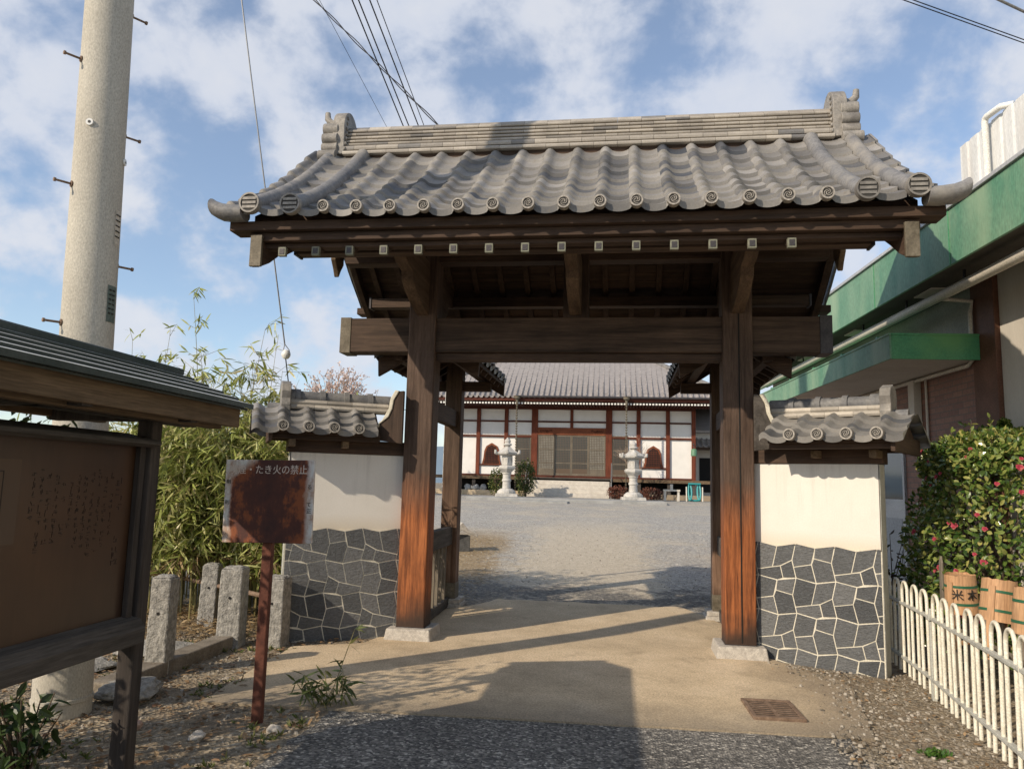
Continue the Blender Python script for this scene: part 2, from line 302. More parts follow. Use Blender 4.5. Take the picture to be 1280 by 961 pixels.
def rusty():
    m, nt, b = base_mat('rusted_sign_face'); t = N(nt, 'ShaderNodeTexCoord'); v = t.outputs['Object']
    sp = N(nt, 'ShaderNodeSeparateXYZ'); nt.links.new(v, sp.inputs[0])
    a = noise(nt, v, 7, 8, .7); f = noise(nt, mapped(nt, (60, 60, 16)), 1., 5, .7)
    # distance from the centre of the sheet: paint survives at the edges and the upper left corner
    ax = N(nt, 'ShaderNodeMath', operation='ABSOLUTE'); nt.links.new(sp.outputs['X'], ax.inputs[0])
    e1 = N(nt, 'ShaderNodeMath', operation='MULTIPLY_ADD'); nt.links.new(a, e1.inputs[0]); e1.inputs[1].default_value = .10; nt.links.new(ax.outputs[0], e1.inputs[2])
    p1 = ramp(nt, e1.outputs[0], [(.288, 0.), (.312, 1.)]).outputs[0]
    sx = N(nt, 'ShaderNodeMath', operation='MULTIPLY_ADD'); nt.links.new(sp.outputs['X'], sx.inputs[0]); sx.inputs[1].default_value = -.75; nt.links.new(sp.outputs['Z'], sx.inputs[2])
    s2 = N(nt, 'ShaderNodeMath', operation='MULTIPLY_ADD'); nt.links.new(a, s2.inputs[0]); s2.inputs[1].default_value = .20; nt.links.new(sx.outputs[0], s2.inputs[2])
    p2 = ramp(nt, s2.outputs[0], [(.415, 0.), (.450, 1.)]).outputs[0]
    pm = N(nt, 'ShaderNodeMath', operation='MAXIMUM'); nt.links.new(p1, pm.inputs[0]); nt.links.new(p2, pm.inputs[1])
    # rust: bright orange bands where the dark film has flaked
    r1 = N(nt, 'ShaderNodeMath', operation='MULTIPLY_ADD'); nt.links.new(ax.outputs[0], r1.inputs[0]); r1.inputs[1].default_value = .9
    mm = N(nt, 'ShaderNodeMath', operation='MULTIPLY_ADD'); nt.links.new(f, mm.inputs[0]); mm.inputs[1].default_value = .35; nt.links.new(a, mm.inputs[2])
    nt.links.new(mm.outputs[0], r1.inputs[2])
    rc = ramp(nt, r1.outputs[0], [(.58, (.042, .015, .013)), (.79, (.080, .024, .015)), (.90, (.23, .065, .020))]).outputs[0]
    pale = mix(nt, (.60, .59, .56), (.33, .17, .09), ramp(nt, mm.outputs[0], [(.62, 0.), (.80, .8)]).outputs[0]); c = mix(nt, rc, pale, pm.outputs[0])
    nt.links.new(c, b.inputs['Base Color']); b.inputs['Roughness'].default_value = .75; bump(nt, b, f, .3, .002); return m
M_SIGNF = rusty()
M_SIGNP = nmat('rusted_steel_post', (.085, .028, .018), (.14, .05, .03), 8, .75, 60, .4, .003)
M_CHARW = flat('faded_white_letter', (.62, .53, .46), .7)
M_BPANEL = None
def bpanel():
    m, nt, b = base_mat('faded_brown_board'); v = mapped(nt)
    a = noise(nt, v, 1.6, 4, .6); f = noise(nt, mapped(nt, (30, 30, 4)), 1, 4, .6)
    c = ramp(nt, a, [(.3, (.040, .023, .015)), (.7, (.075, .037, .018))]).outputs[0]; c = mix(nt, c, ramp(nt, f, [(.3, .85), (.7, 1.12)]).outputs[0], .7, 'MULTIPLY')
    nt.links.new(c, b.inputs['Base Color']); b.inputs['Roughness'].default_value = .30; b.inputs['Specular IOR Level'].default_value = .55; return m
M_BPANEL = bpanel()
M_FADET = flat('faded_text', (.022, .017, .015), .6)
M_PALEP = flat('faded_notice_paper', (.105, .068, .044), .6)
M_GREYW = wood('grey_weathered_wood', (.050, .043, .037), (.125, .11, .096), 'y', 1.4, .85)
M_TANW = wood('tan_weathered_wood', (.10, .068, .040), (.21, .145, .088), 'y', 1.2, .8)
M_BPOST = wood('black_stained_post', (.035, .028, .024), (.09, .075, .065), 'z', 1.3, .8)
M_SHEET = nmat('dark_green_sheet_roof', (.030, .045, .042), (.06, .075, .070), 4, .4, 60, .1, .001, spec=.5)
M_SHEETL = nmat('sky_sheen_strip', (.42, .42, .39), (.58, .58, .54), 6, .5, 60, .1, .001)  # pale colour stands in for sky light on the roof courses
M_RED = wood('temple_red_wood', (.10, .026, .014), (.19, .052, .026), 'z', .6)
M_REDX = wood('temple_red_beam', (.065, .019, .012), (.125, .036, .020), 'x', .6)
M_REDO = wood('temple_orange_wood', (.17, .052, .024), (.26, .085, .038), 'x', .6)
M_TWHITE = nmat('temple_white_wall', (.74, .72, .68), (.80, .78, .74), 2, .9, 60, .05, .001, fc=.2)
M_TTILE = tile_mat('temple_roof_tile', (.23, .21, .20), (.30, .275, .26), (.17, .16, .155))
M_SHOJI = nmat('old_paper_screen', (.24, .235, .20), (.31, .30, .255), 3, .8, 40, .05, .001)
M_LATT = flat('lattice_wood', (.11, .075, .05), .7)
M_DGREY = glassy('dim_glazing', (.05, .055, .05), .2)
M_DARKV = flat('dark_opening', (.012, .011, .010), .9)
M_DOORW = wood('door_frame_wood', (.13, .108, .080), (.20, .168, .128), 'z', .8)
M_STEP = nmat('pale_step_stone', (.50, .46, .40), (.60, .56, .49), 6, .85, 80, .2, .002)
M_LANT = nmat('lantern_granite', (.42, .405, .37), (.58, .555, .51), 5, .9, 60, .5, .01, 0, dirt=(.30, .29, .26))
M_PLAT = nmat('grey_platform_stone', (.27, .27, .26), (.36, .36, .345), 3, .9, 60, .3, .004)
M_TEAL = flat('teal_plastic', (.02, .26, .27), .4)
M_LBAMB = leafmat('bamboo_leaf', [(.15, .18, .04), (.24, .28, .065), (.35, .39, .10), (.47, .47, .18), (.54, .46, .24)], .4, .3)
M_LDRY = leafmat('dry_bamboo_leaf', [(.20, .13, .06), (.32, .22, .11), (.42, .31, .17)], .7, .2)
M_CULM = nmat('bamboo_culm', (.16, .15, .05), (.32, .27, .12), 6, .6, 40, .1, .001)
M_LCAM = leafmat('camellia_leaf', [(.03, .07, .014), (.07, .12, .022), (.12, .175, .035), (.20, .24, .06), (.36, .33, .10)], .22, .18, .6)
M_CAMF = leafmat('camellia_petal', [(.36, .03, .06), (.48, .06, .10), (.55, .20, .17)], .5, .3)
M_LSH = leafmat('shrub_leaf', [(.03, .06, .015), (.06, .09, .02), (.20, .19, .05)], .5, .2)
M_LRED = leafmat('red_shrub_leaf', [(.10, .035, .022), (.17, .055, .035), (.13, .06, .03)], .6, .1)
M_LDK = leafmat('dark_leaf', [(.015, .035, .010), (.03, .055, .015), (.05, .08, .02)], .4, .15)
M_BLOS = leafmat('pale_pink_blossom', [(.62, .46, .40), (.74, .58, .51), (.82, .70, .62), (.52, .36, .30)], .8, .3)
M_TRUNK = nmat('bark', (.07, .05, .035), (.14, .105, .075), 12, .9, 50, .6, .006)
M_TWIG = nmat('twig', (.24, .175, .135), (.36, .275, .21), 12, .9, 50, .3, .003)
M_LITTER = leafmat('dead_leaf', [(.13, .075, .035), (.24, .15, .075), (.36, .25, .14), (.17, .09, .05)], .8, .1)
M_PEBB = leafmat('pebble', [(.10, .085, .065), (.17, .145, .11), (.25, .215, .17), (.40, .36, .30)], .9, 0)
M_WEED = leafmat('weed_leaf', [(.06, .08, .02), (.10, .13, .03), (.19, .19, .06)], .6, .2)
M_CABLE = flat('black_cable', (.015, .015, .017), .5)
M_STEEL = flat('galvanised_steel', (.30, .30, .30), .4, .6)
M_WHITEI = flat('white_insulator', (.75, .74, .70), .25)
M_IRON = nmat('rusty_iron', (.14, .09, .06), (.24, .165, .115), 14, .8, 70, .4, .003)
M_BLACK = flat('black_plastic', (.012, .012, .012), .4)

# ------------------------------------------------------------------ mesh helpers
class MB:
    def __init__(s): s.v = []; s.f = []; s.m = []
    def add(s, vs, fs, mi=0):
        o = len(s.v); s.v += [tuple(v) for v in vs]; s.f += [tuple(i + o for i in f) for f in fs]; s.m += [mi] * len(fs); return s
    def box(s, x0, x1, y0, y1, z0, z1, mi=0):
        return s.add([(x0, y0, z0), (x1, y0, z0), (x1, y1, z0), (x0, y1, z0), (x0, y0, z1), (x1, y0, z1), (x1, y1, z1), (x0, y1, z1)],
                     [(3, 2, 1, 0), (4, 5, 6, 7), (0, 1, 5, 4), (1, 2, 6, 5), (2, 3, 7, 6), (3, 0, 4, 7)], mi)
    def taper(s, cx, cy, z0, z1, a0, b0, a1, b1, mi=0):
        return s.add([(cx - a0, cy - b0, z0), (cx + a0, cy - b0, z0), (cx + a0, cy + b0, z0), (cx - a0, cy + b0, z0), (cx - a1, cy - b1, z1), (cx + a1, cy - b1, z1), (cx + a1, cy + b1, z1), (cx - a1, cy + b1, z1)],
                     [(3, 2, 1, 0), (4, 5, 6, 7), (0, 1, 5, 4), (1, 2, 6, 5), (2, 3, 7, 6), (3, 0, 4, 7)], mi)
    def prism(s, poly, axis, a, b, mi=0):
        mk = {'x': lambda p, t: (t, p[0], p[1]), 'y': lambda p, t: (p[0], t, p[1]), 'z': lambda p, t: (p[0], p[1], t)}[axis]
        n = len(poly); vs = [mk(p, a) for p in poly] + [mk(p, b) for p in poly]
        fs = [tuple(range(n - 1, -1, -1)), tuple(range(n, 2 * n))] + [(i, (i + 1) % n, n + (i + 1) % n, n + i) for i in range(n)]
        return s.add(vs, fs, mi)
    def bar(s, p, q, w, h, up=(0, 0, 1), mi=0):
        p = Vector(p); q = Vector(q); d = (q - p).normalized(); u = Vector(up); r = d.cross(u)
        if r.length < 1e-4: r = d.cross(Vector((1, 0, 0)))
        r.normalize(); u = r.cross(d).normalized(); r *= w / 2; u *= h / 2
        return s.add([p - r - u, p + r - u, p + r + u, p - r + u, q - r - u, q + r - u, q + r + u, q - r + u],
                     [(3, 2, 1, 0), (4, 5, 6, 7), (0, 1, 5, 4), (1, 2, 6, 5), (2, 3, 7, 6), (3, 0, 4, 7)], mi)
    def tube(s, pts, r, n=8, cap=True, mi=0):
        pts = [Vector(p) for p in pts]; k = len(pts); rs = r if isinstance(r, (list, tuple)) else [r] * k
        vs = []; ref = None
        for i, p in enumerate(pts):
            d = (pts[min(i + 1, k - 1)] - pts[max(i - 1, 0)]).normalized()
            if ref is None: ref = d.orthogonal().normalized()
            u = (ref - d * ref.dot(d)).normalized(); ref = u; w = d.cross(u)
            for j in range(n):
                a = 2 * math.pi * j / n; vs.append(p + (u * math.cos(a) + w * math.sin(a)) * rs[i])
        fs = [(i * n + j, i * n + (j + 1) % n, (i + 1) * n + (j + 1) % n, (i + 1) * n + j) for i in range(k - 1) for j in range(n)]
        if cap: fs += [tuple(range(n - 1, -1, -1)), tuple((k - 1) * n + j for j in range(n))]
        return s.add(vs, fs, mi)
    def lathe(s, prof, n=16, c=(0, 0, 0), mi=0, cap=True):
        vs = []; k = len(prof)
        for r, z in prof:
            for j in range(n):
                a = 2 * math.pi * (j + .5) / n; vs.append((c[0] + r * math.cos(a), c[1] + r * math.sin(a), c[2] + z))
        fs = [(i * n + j, i * n + (j + 1) % n, (i + 1) * n + (j + 1) % n, (i + 1) * n + j) for i in range(k - 1) for j in range(n)]
        if cap and prof[0][0] > 1e-4: fs.append(tuple(range(n - 1, -1, -1)))
        if cap and prof[-1][0] > 1e-4: fs.append(tuple((k - 1) * n + j for j in range(n)))
        return s.add(vs, fs, mi)
    def build(s, name, mats, parent=None, smooth=False, bevel=0, fix=True, loc=None):
        me = bpy.data.meshes.new(name); me.from_pydata(s.v, [], s.f); me.update()
        if not isinstance(mats, (list, tuple)): mats = [mats]
        for m in mats: me.materials.append(m)
        if len(mats) > 1: me.polygons.foreach_set('material_index', s.m)
        if fix:
            bm = bmesh.new(); bm.from_mesh(me); bmesh.ops.recalc_face_normals(bm, faces=bm.faces); bm.to_mesh(me); bm.free()
        if smooth:
            me.polygons.foreach_set('use_smooth', [True] * len(me.polygons))
            me.set_sharp_from_angle(angle=R(38))
        o = bpy.data.objects.new(name, me); COL.objects.link(o)
        if parent: o.parent = parent
        if loc: o.location = loc
        if bevel:
            b = o.modifiers.new('bevel', 'BEVEL'); b.width = bevel; b.segments = 2; b.limit_method = 'ANGLE'; b.angle_limit = R(40)
        return o
def tag(o, label, cat, group=None, kind=None):
    o['label'] = label; o['category'] = cat
    if group: o['group'] = group
    if kind: o['kind'] = kind
    return o
def thing(name, label, cat, loc=(0, 0, 0), rotz=0, group=None):
    o = bpy.data.objects.new(name, None); COL.objects.link(o); o.location = loc; o.rotation_euler = (0, 0, rotz); o.empty_display_size = .2
    return tag(o, label, cat, group)
def struct(o, label=None):
    o['kind'] = 'structure'
    if label: o['label'] = label
    return o
def kids(o): return [c for c in o.children]
def copy_tree(o, parent=None):
    c = o.copy(); COL.objects.link(c); c.parent = parent
    for ch in kids(o): copy_tree(ch, c)
    return c
def part_copy(o, loc, rot=None):
    c = copy_tree(o, o.parent); c.location = loc
    if rot: c.rotation_euler = rot
    return c
def text(name, body, size, mat, parent, loc, rot, extrude=.0015, align='CENTER', sx=1.):
    c = bpy.data.curves.new(name, 'FONT'); c.body = body; c.size = size; c.extrude = extrude; c.align_x = align; c.align_y = 'CENTER'
    o = bpy.data.objects.new(name + '_curve', c); COL.objects.link(o)
    me = bpy.data.meshes.new_from_object(o.evaluated_get(bpy.context.evaluated_depsgraph_get())); bpy.data.objects.remove(o)
    me.name = name; me.materials.clear(); me.materials.append(mat)
    t = bpy.data.objects.new(name, me); COL.objects.link(t); t.parent = parent; t.location = loc; t.rotation_euler = rot; t.scale = (sx, 1, 1); return t

def g(Y): return .033 * min(max(0, Y - .8), 28.8)

# camera rays: real positions of far wires and branches were measured this way
def at_ray(px, py):
    return (fx + rx * ((px - 640) / F_PX) - ux * ((py - 480.5) / F_PX))
def at_z(px, py, z):
    d = at_ray(px, py); return CAM + d * ((z - CAM.z) / d.z)

# ------------------------------------------------------------------ ground
def grid_sheet(name, ys, xl, xr, zo, mat, nx=8, jit=0, seed=1):
    b = MB(); vs = []; r = random.Random(seed)
    for i, y in enumerate(ys):
        a = xl(y); c = xr(y)
        if jit: a += (mnoise.noise(Vector((y * 2.1, seed, 0))) + .5 * mnoise.noise(Vector((y * 7.3, seed, 3)))) * jit; c += (mnoise.noise(Vector((y * 2.1, seed, 9))) + .5 * mnoise.noise(Vector((y * 7.3, seed, 5)))) * jit
        for j in range(nx + 1): vs.append((a + (c - a) * j / nx, y, g(y) + zo))
    n = nx + 1
    b.add(vs, [(i * n + j, i * n + j + 1, (i + 1) * n + j + 1, (i + 1) * n + j) for i in range(len(ys) - 1) for j in range(nx)])
    o = b.build(name, mat, fix=False); struct(o); return o
def lin(a, b, n): return [a + (b - a) * i / n for i in range(n + 1)]
def interp(tab):
    def f(y):
        if y <= tab[0][0]: return tab[0][1]
        for (a, p), (c, q) in zip(tab, tab[1:]):
            if y <= c: return p + (q - p) * (y - a) / (c - a)
        return tab[-1][1]
    return f
gy = [-400, -60, -20, -8, -4, -2, 0, .8] + lin(1.5, 29.6, 14) + [40, 100, 400, 1500]
grid_sheet('ground', gy, lambda y: -900, lambda y: 900, 0, M_DIRT, 20)
road = grid_sheet('asphalt_road', lin(-40, -8, 8) + lin(-7.6, -2.0, 60), lambda y: -1.42 if y > -6 else -9, lambda y: 1.85 + (.0 if y > -4 else (-4 - y) * .5), .004, M_ASPH, 10, .06, 3)
grid_sheet('asphalt_verge', lin(-2.30, -1.95, 4), lambda y: -1.40, lambda y: 1.8, .002, M_ASPH, 6, .02, 5)
apl = interp([(-2.4, -2.30), (-1.5, -2.38), (-.6, -2.45), (-.3, -1.9), (.2, -1.8), (1.4, -1.75), (2.1, -1.2), (2.6, -1.0)])
apr = interp([(-2.4, 2.0), (-1.4, 2.15), (-.8, 2.25), (-.3, 2.0), (.1, 1.75), (1.4, 1.6), (2.0, 1.45), (2.6, 1.1)])
def apron():
    b = MB(); ys = lin(-2.32, 2.45, 110); vs = []; nx = 24
    for y in ys:
        for j in range(nx + 1):
            t = j / nx; a = apl(y) + .05 * mnoise.noise(Vector((y * 3, 1, 0))); c = apr(y) + .07 * mnoise.noise(Vector((y * 3, 5, 0)))
            x = a + (c - a) * t; yy = y + (.11 * (x + 1.4) / 2.3 * max(0, (-1.0 - y) / 1.3) + .012 * mnoise.noise(Vector((x * 6, 2, 0))) if y < -1 else (.10 * mnoise.noise(Vector((x * 4, 8, 0))) * max(0, (y - 1.6)) if y > 1.6 else 0))
            vs.append((x, yy, g(yy) + .016))
    n = nx + 1
    b.add(vs, [(i * n + j, i * n + j + 1, (i + 1) * n + j + 1, (i + 1) * n + j) for i in range(len(ys) - 1) for j in range(nx)])
    # front lip of the slab
    lip = len(b.v); b.v += [(v[0], v[1], v[2] - .016) for v in vs[:n]]
    b.f += [(j, j + 1, lip + j + 1, lip + j) for j in range(nx)]; b.m += [0] * nx
    struct(b.build('concrete_apron', M_CONC, fix=False))
apron()
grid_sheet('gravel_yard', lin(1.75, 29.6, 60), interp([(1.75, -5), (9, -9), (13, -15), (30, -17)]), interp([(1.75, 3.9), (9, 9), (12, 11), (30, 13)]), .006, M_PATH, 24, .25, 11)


# ------------------------------------------------------------------ roof tiling
def tile_field(b, x0, n0, n1, pitch, prof, s0, s1, rows, lift=.034, thick=.034, amp=.040, dip=.019, seed=0, clip=None, dirx=None, sori=None, nu=15, jit=.003, over=.012):
    """S-shaped pan tiles: prof(s) -> (y, z); columns n0..n1 with a hump at each column line x0+k*pitch."""
    r = random.Random(seed); us = [-.19 + 1.0 * i / (nu - 1) for i in range(nu)]
    def h(u):
        if u > .81: u -= 1
        if abs(u) <= .19: return amp * max(0, math.cos(math.pi * u / .38)) ** .8
        return -dip * max(0, math.sin(math.pi * (u - .19) / .62)) ** .75
    for i in range(rows):
        sa = s0 + (s1 - s0) * i / rows; sb = s0 + (s1 - s0) * (i + 1) / rows + over
        ya, za = prof(sa); yb, zb = prof(sb)
        t = Vector((0, yb - ya, zb - za)).normalized(); nrm = Vector((0, -t.z, t.y)) if t.y > 0 else Vector((0, t.z, -t.y))
        th = thick * (1.5 if i == 0 else 1)
        for k in range(n0, n1):
            xc = x0 + (k + .5) * pitch
            if clip and not clip(xc, ya): continue
            j = r.uniform(-jit, jit); j2 = r.uniform(-jit, jit) * 1.2; vs = []
            for u in us:
                x = x0 + (k + u) * pitch; so_ = sori(x) if sori else 0
                hh = h(u); p = Vector((x, ya, za)) + nrm * (hh + lift + j + j2 * u) + Vector((0, 0, so_)); q = Vector((x, yb, zb)) + nrm * (hh + .002) + Vector((0, 0, so_))
                vs += [p, q, p - Vector((0, 0, th)) + Vector((0, (.006 if t.y > 0 else -.006), 0))]
            fs = []
            for a in range(nu - 1):
                fs += [(a * 3, a * 3 + 3, a * 3 + 4, a * 3 + 1), (a * 3 + 2, a * 3 + 5, a * 3 + 3, a * 3)]
            fs += [(2, 0, 1), (nu * 3 - 1, nu * 3 - 2, nu * 3 - 3)]
            b.add(vs, fs)

# ------------------------------------------------------------------ THE GATE
gate = thing('temple_gate', 'large wooden temple gate with grey tiled gable roof over the drive', 'gate')
WP, PW = 1.534, .278
RY = .10                                   # ridge plane
def ztile(t): return 3.63 + .52 * t + .135 * t * t       # t metres behind the eave
EY = -1.65
def prof_f(s): return (EY + s, ztile(s))
def prof_b(s): return (2 * RY - EY - s, ztile(s))
def sori(x): return .055 * (abs(x) / 2.75) ** 3
PITCH_T = .277
b = MB(); tile_field(b, 0, -8, 8, PITCH_T, prof_f, 0, 1.62, 9, seed=1, sori=sori)
# right-most column edge and verge columns between the rolls
tile_field(b, 2.23, 0, 1, .33, prof_f, 0, 1.62, 9, seed=3, sori=sori); tile_field(b, -2.56, 0, 1, .33, prof_f, 0, 1.62, 9, seed=4, sori=sori)
tile_field(b, 2.56, 0, 1, .24, prof_f, 0, 1.62, 9, seed=5, sori=sori); tile_field(b, -2.75, 0, 1, .24, prof_f, 0, 1.62, 9, seed=6, sori=sori)
fb_ = b; b = MB(); tile_field(b, 0, -9, 9, PITCH_T, prof_b, 0, 1.62, 9, seed=2, sori=sori); tile_field(b, 2.49, 0, 1, .30, prof_b, 0, 1.62, 9, seed=7, sori=sori); tile_field(b, -2.79, 0, 1, .30, prof_b, 0, 1.62, 9, seed=8, sori=sori)
for sx in (-1, 1):                          # sleeve tiles hanging over the verge, one step per row
    for pr, bb_ in ((prof_f, fb_), (prof_b, b)):
        for i in range(9):
            a = pr(1.62 * i / 9); c = pr(1.62 * (i + 1) / 9 + .01); dz = sori(2.75)
            x = 2.775; xx = [sx * (x - .012), sx * (x + .012)]
            bb_.add([(q, a[0], a[1] + .035 + dz) for q in xx] + [(q, c[0], c[1] + .01 + dz) for q in xx] + [(q, c[0], c[1] - .09 + dz) for q in xx] + [(q, a[0], a[1] - .095 + dz) for q in xx],
                  [(0, 1, 3, 2), (2, 3, 5, 4), (4, 5, 7, 6), (6, 7, 1, 0), (0, 2, 4, 6), (1, 7, 5, 3)])
fb_.build('roof_tiles', M_TILE, gate, smooth=True, fix=False); b.build('roof_tiles', M_TILE, gate, smooth=True, fix=False)
# clay bed and boards under the tiles
def zr(Y):                                  # underside of the rafters
    t = abs(Y - RY); t = (RY + 1.47) - t; return 3.345 + .50 * t + .125 * t * t
prof_pts = [-1.42 + 1.52 * i / 8 for i in range(9)]; full = prof_pts + [2 * RY - y for y in reversed(prof_pts[:-1])]
def tile_under(Y):
    t = min(Y - EY, 2 * RY - EY - Y); return ztile(t) - .045
b = MB(); poly = [(y, zr(y) + .095) for y in full] + [(y, tile_under(y)) for y in reversed(full)]
b.prism(poly, 'x', -2.66, 2.66); b.build('roof_bed', M_WX, gate)
b = MB()
for i in range(len(full) - 1):
    y0, y1 = full[i], full[i + 1]; n = max(1, round(abs(y1 - y0) / .09))
    for j in range(n):
        a = y0 + (y1 - y0) * j / n; c = y0 + (y1 - y0) * (j + 1) / n - .006
        za, zc = zr(a) + .07, zr(c) + .07
        b.add([(-2.6, a, za), (2.6, a, za), (2.6, c, zc), (-2.6, c, zc), (-2.6, a, za + .02), (2.6, a, za + .02), (2.6, c, zc + .02), (-2.6, c, zc + .02)],
              [(3, 2, 1, 0), (4, 5, 6, 7), (0, 1, 5, 4), (1, 2, 6, 5), (2, 3, 7, 6), (3, 0, 4, 7)])
b.build('roof_boards', M_WX, gate)
def slope_strip(x0, x1, y0, y1, lo, hi, n=7):
    ys = lin(y0, y1, n); return MB().prism([(y, lo(y)) for y in ys] + [(y, hi(y)) for y in reversed(ys)], 'x', x0, x1)
proto = slope_strip(-.03, .03, -1.47, RY, lambda y: zr(y), lambda y: zr(y) + .069).build('rafter', M_WY, gate, bevel=.004)
c_ = MB(); c_.box(-.0315, .0315, -1.482, -1.445, 3.341, 3.4155); c_.box(-.020, .020, -1.486, -1.480, 3.355, 3.402, 1); cap0 = c_.build('end_cap', [M_CAP, M_COPD], proto)
xs = [-2.31 + .293 * k for k in range(17)]
xs = [(-.905 + .2925 * (k - 5)) for k in range(15)]
proto.location = (xs[0], 0, 0)
for x in xs[1:]: part_copy(proto, (x, 0, 0))
rproto = slope_strip(-.03, .03, RY, 2 * RY + 1.47, lambda y: zr(y), lambda y: zr(y) + .069).build('rafter', M_WY, gate); rproto.location = (xs[0], 0, 0)
for x in xs[1:]: part_copy(rproto, (x, 0, 0))
for sy in (0, 1):
    fy = (lambda y: y) if sy == 0 else (lambda y: 2 * RY - y)
    def bx(name, x0, x1, y0, y1, z0, z1, mat, bev=.006):
        a, c = sorted((fy(y0), fy(y1))); return MB().box(x0, x1, a, c, z0, z1).build(name, mat, gate, bevel=bev)
    bx('eave_board', -2.80, 2.80, -1.57, -1.38, 3.535, 3.615, M_WX); bx('eave_board', -2.64, 2.64, -1.51, -1.36, 3.462, 3.533, M_WX)
    bx('eave_batten', -2.56, 2.56, -1.44, -1.34, 3.418, 3.460, M_WX)
    bx('eave_purlin', -2.45, 2.45, -1.02, -.88, 3.50, 3.61, M_BEAM)
    bx('purlin_end', -2.47, -2.449, -1.03, -.87, 3.49, 3.62, M_COPD, 0); bx('purlin_end', 2.449, 2.47, -1.03, -.87, 3.49, 3.62, M_COPD, 0)
MB().box(-2.5, 2.5, RY - .09, RY + .09, 4.16, 4.42).build('ridge_purlin', M_WX, gate, bevel=.008)
MB().box(-2.42, 2.42, RY - .30, RY - .19, 3.98, 4.11).build('mid_purlin', M_WX, gate, bevel=.006)
# bargeboards, gegyo pendants
for sx in (-1, 1):
    for sy in (0, 1):
        fy = (lambda y: y) if sy == 0 else (lambda y: 2 * RY - y)
        ys = lin(-1.53, RY, 9)
        lo = lambda y: zr(max(y, -1.47)) - .07 - .045 * max(0, (-1.2 - y) / .33)
        pl = [(fy(y), lo(y)) for y in ys] + [(fy(y), zr(max(y, -1.47)) + .17) for y in reversed(ys)]
        x0, x1 = sorted((sx * 2.535, sx * 2.60)); MB().prism(pl, 'x', x0, x1).build('bargeboard', M_WY, gate, bevel=.006)
        x0, x1 = sorted((sx * 2.515, sx * 2.615)); a, c = sorted((fy(-1.555), fy(-1.525)))
        MB().box(x0, x1, a, c, 3.235, 3.50).build('bargeboard_cap', M_COPPER, gate, bevel=.003)
    gp = []
    for y, z in [(-.26, 4.24), (-.30, 4.10), (-.22, 4.02), (-.20, 3.92), (-.12, 3.84), (-.12, 3.75), (-.05, 3.67), (0, 3.59)]: gp.append((RY + y, z))
    gp += [(2 * RY - y, z) for y, z in reversed(gp[:-1])]
    x0, x1 = sorted((sx * 2.475, sx * 2.53)); MB().prism(gp, 'x', x0, x1).build('gable_pendant', M_TANW, gate, bevel=.01)
# round verge rolls with bar-marked end discs
def roll(x, pr, rear):
    pts = []; rs = []
    for i in range(37):
        s = -.02 + 1.60 * i / 36; y, z = pr(s); pts.append((x, y, z + .052 + sori(x) * max(0, 1 - s / 1.2))); rs.append(.066 + .005 * (1 - (i % 4) / 3))
    o = MB().tube(pts, rs, 14).build('verge_roll', M_ROLL, gate, smooth=True)
    if not rear:
        y, z = pr(0); zc = z + .05 + sori(x); d = MB()
        d.lathe([(.0, 0), (.084, 0), (.086, .012), (.086, .05), (.0, .05)], 24)
        d.v = [(x + v[0], y - .055 + v[2], zc + v[1]) for v in d.v]
        k = len(d.v); d.lathe([(.072, .012), (.072, 0), (.086, 0), (.086, .010)], 24, cap=False); d.v[k:] = [(x + v[0], y - .064 + v[2], zc + v[1]) for v in d.v[k:]]
        for h_ in (-.036, 0, .036): d.box(x - .058, x + .058, y - .062, y - .05, zc + h_ - .011, zc + h_ + .011)
        d.m = [0] * len(d.f)
        for i, f in enumerate(d.f):
            c_ = sum((Vector(d.v[j]) for j in f), Vector()) / len(f)
            if abs(c_.y - (y - .055)) < .003 and (Vector((c_.x - x, 0, c_.z - zc)).length < .05): d.m[i] = 1
        d.build('roll_end_disc', [M_ORN, M_RECESS], o, smooth=True)
for sx in (-1, 1):
    for xr_ in (2.22, 2.57):
        roll(sx * xr_, prof_f, 0); roll(sx * xr_, prof_b, 1)
    # upturned corner tile
    for ysgn in (0,):
        fy = (lambda y: y) if ysgn == 0 else (lambda y: 2 * RY - y)
        o = MB(); pts = [(sx * 2.64, 3.662), (sx * 2.74, 3.662), (sx * 2.83, 3.674), (sx * 2.885, 3.696), (sx * 2.925, 3.720)]
        rr = [.060, .064, .064, .062, .062]; n = 14; vs = []
        for (x, z), r_ in zip(pts, rr):
            for j in range(n):
                a = 2 * math.pi * j / n; vs.append((x, fy(EY + .02 + 1.5 * r_ * math.cos(a)), z + r_ * 1.12 * math.sin(a)))
        o.add(vs, [(i * n + j, i * n + (j + 1) % n, (i + 1) * n + (j + 1) % n, (i + 1) * n + j) for i in range(4) for j in range(n)] + [tuple(range(n)), tuple(4 * n + j for j in range(n))])
        o.build('corner_tile', M_ROLL, gate, smooth=True)
# eave end discs with a three-comma swirl
def swirl_disc():
    d = MB(); d.lathe([(0, 0), (.039, 0)], 20, mi=1, cap=False)
    d.lathe([(.038, .004), (.038, -.008), (.050, -.008), (.052, .0), (.052, .05), (.0, .05)], 20, cap=False)
    for k in range(3):
        pts = []; rs = []
        for i in range(9):
            a = 2 * math.pi * k / 3 + i * .42; r_ = .007 + .025 * i / 8; pts.append((r_ * math.cos(a), r_ * math.sin(a), -.003)); rs.append(.0048 * (1 - .4 * i / 8))
        d.tube(pts, rs, 6)
    d.v = [(v[0], v[2], v[1]) for v in d.v]; return d
dp = swirl_disc().build('eave_disc', [M_DISC, M_RECESS], gate, smooth=True)
for k in range(-7, 8):
    x = k * PITCH_T; L_ = (x, EY - .052, ztile(0) + .034 + sori(x))
    if k == -7: dp.location = L_
    else: part_copy(dp, L_, (0, rnd.uniform(-2, 2), 0))
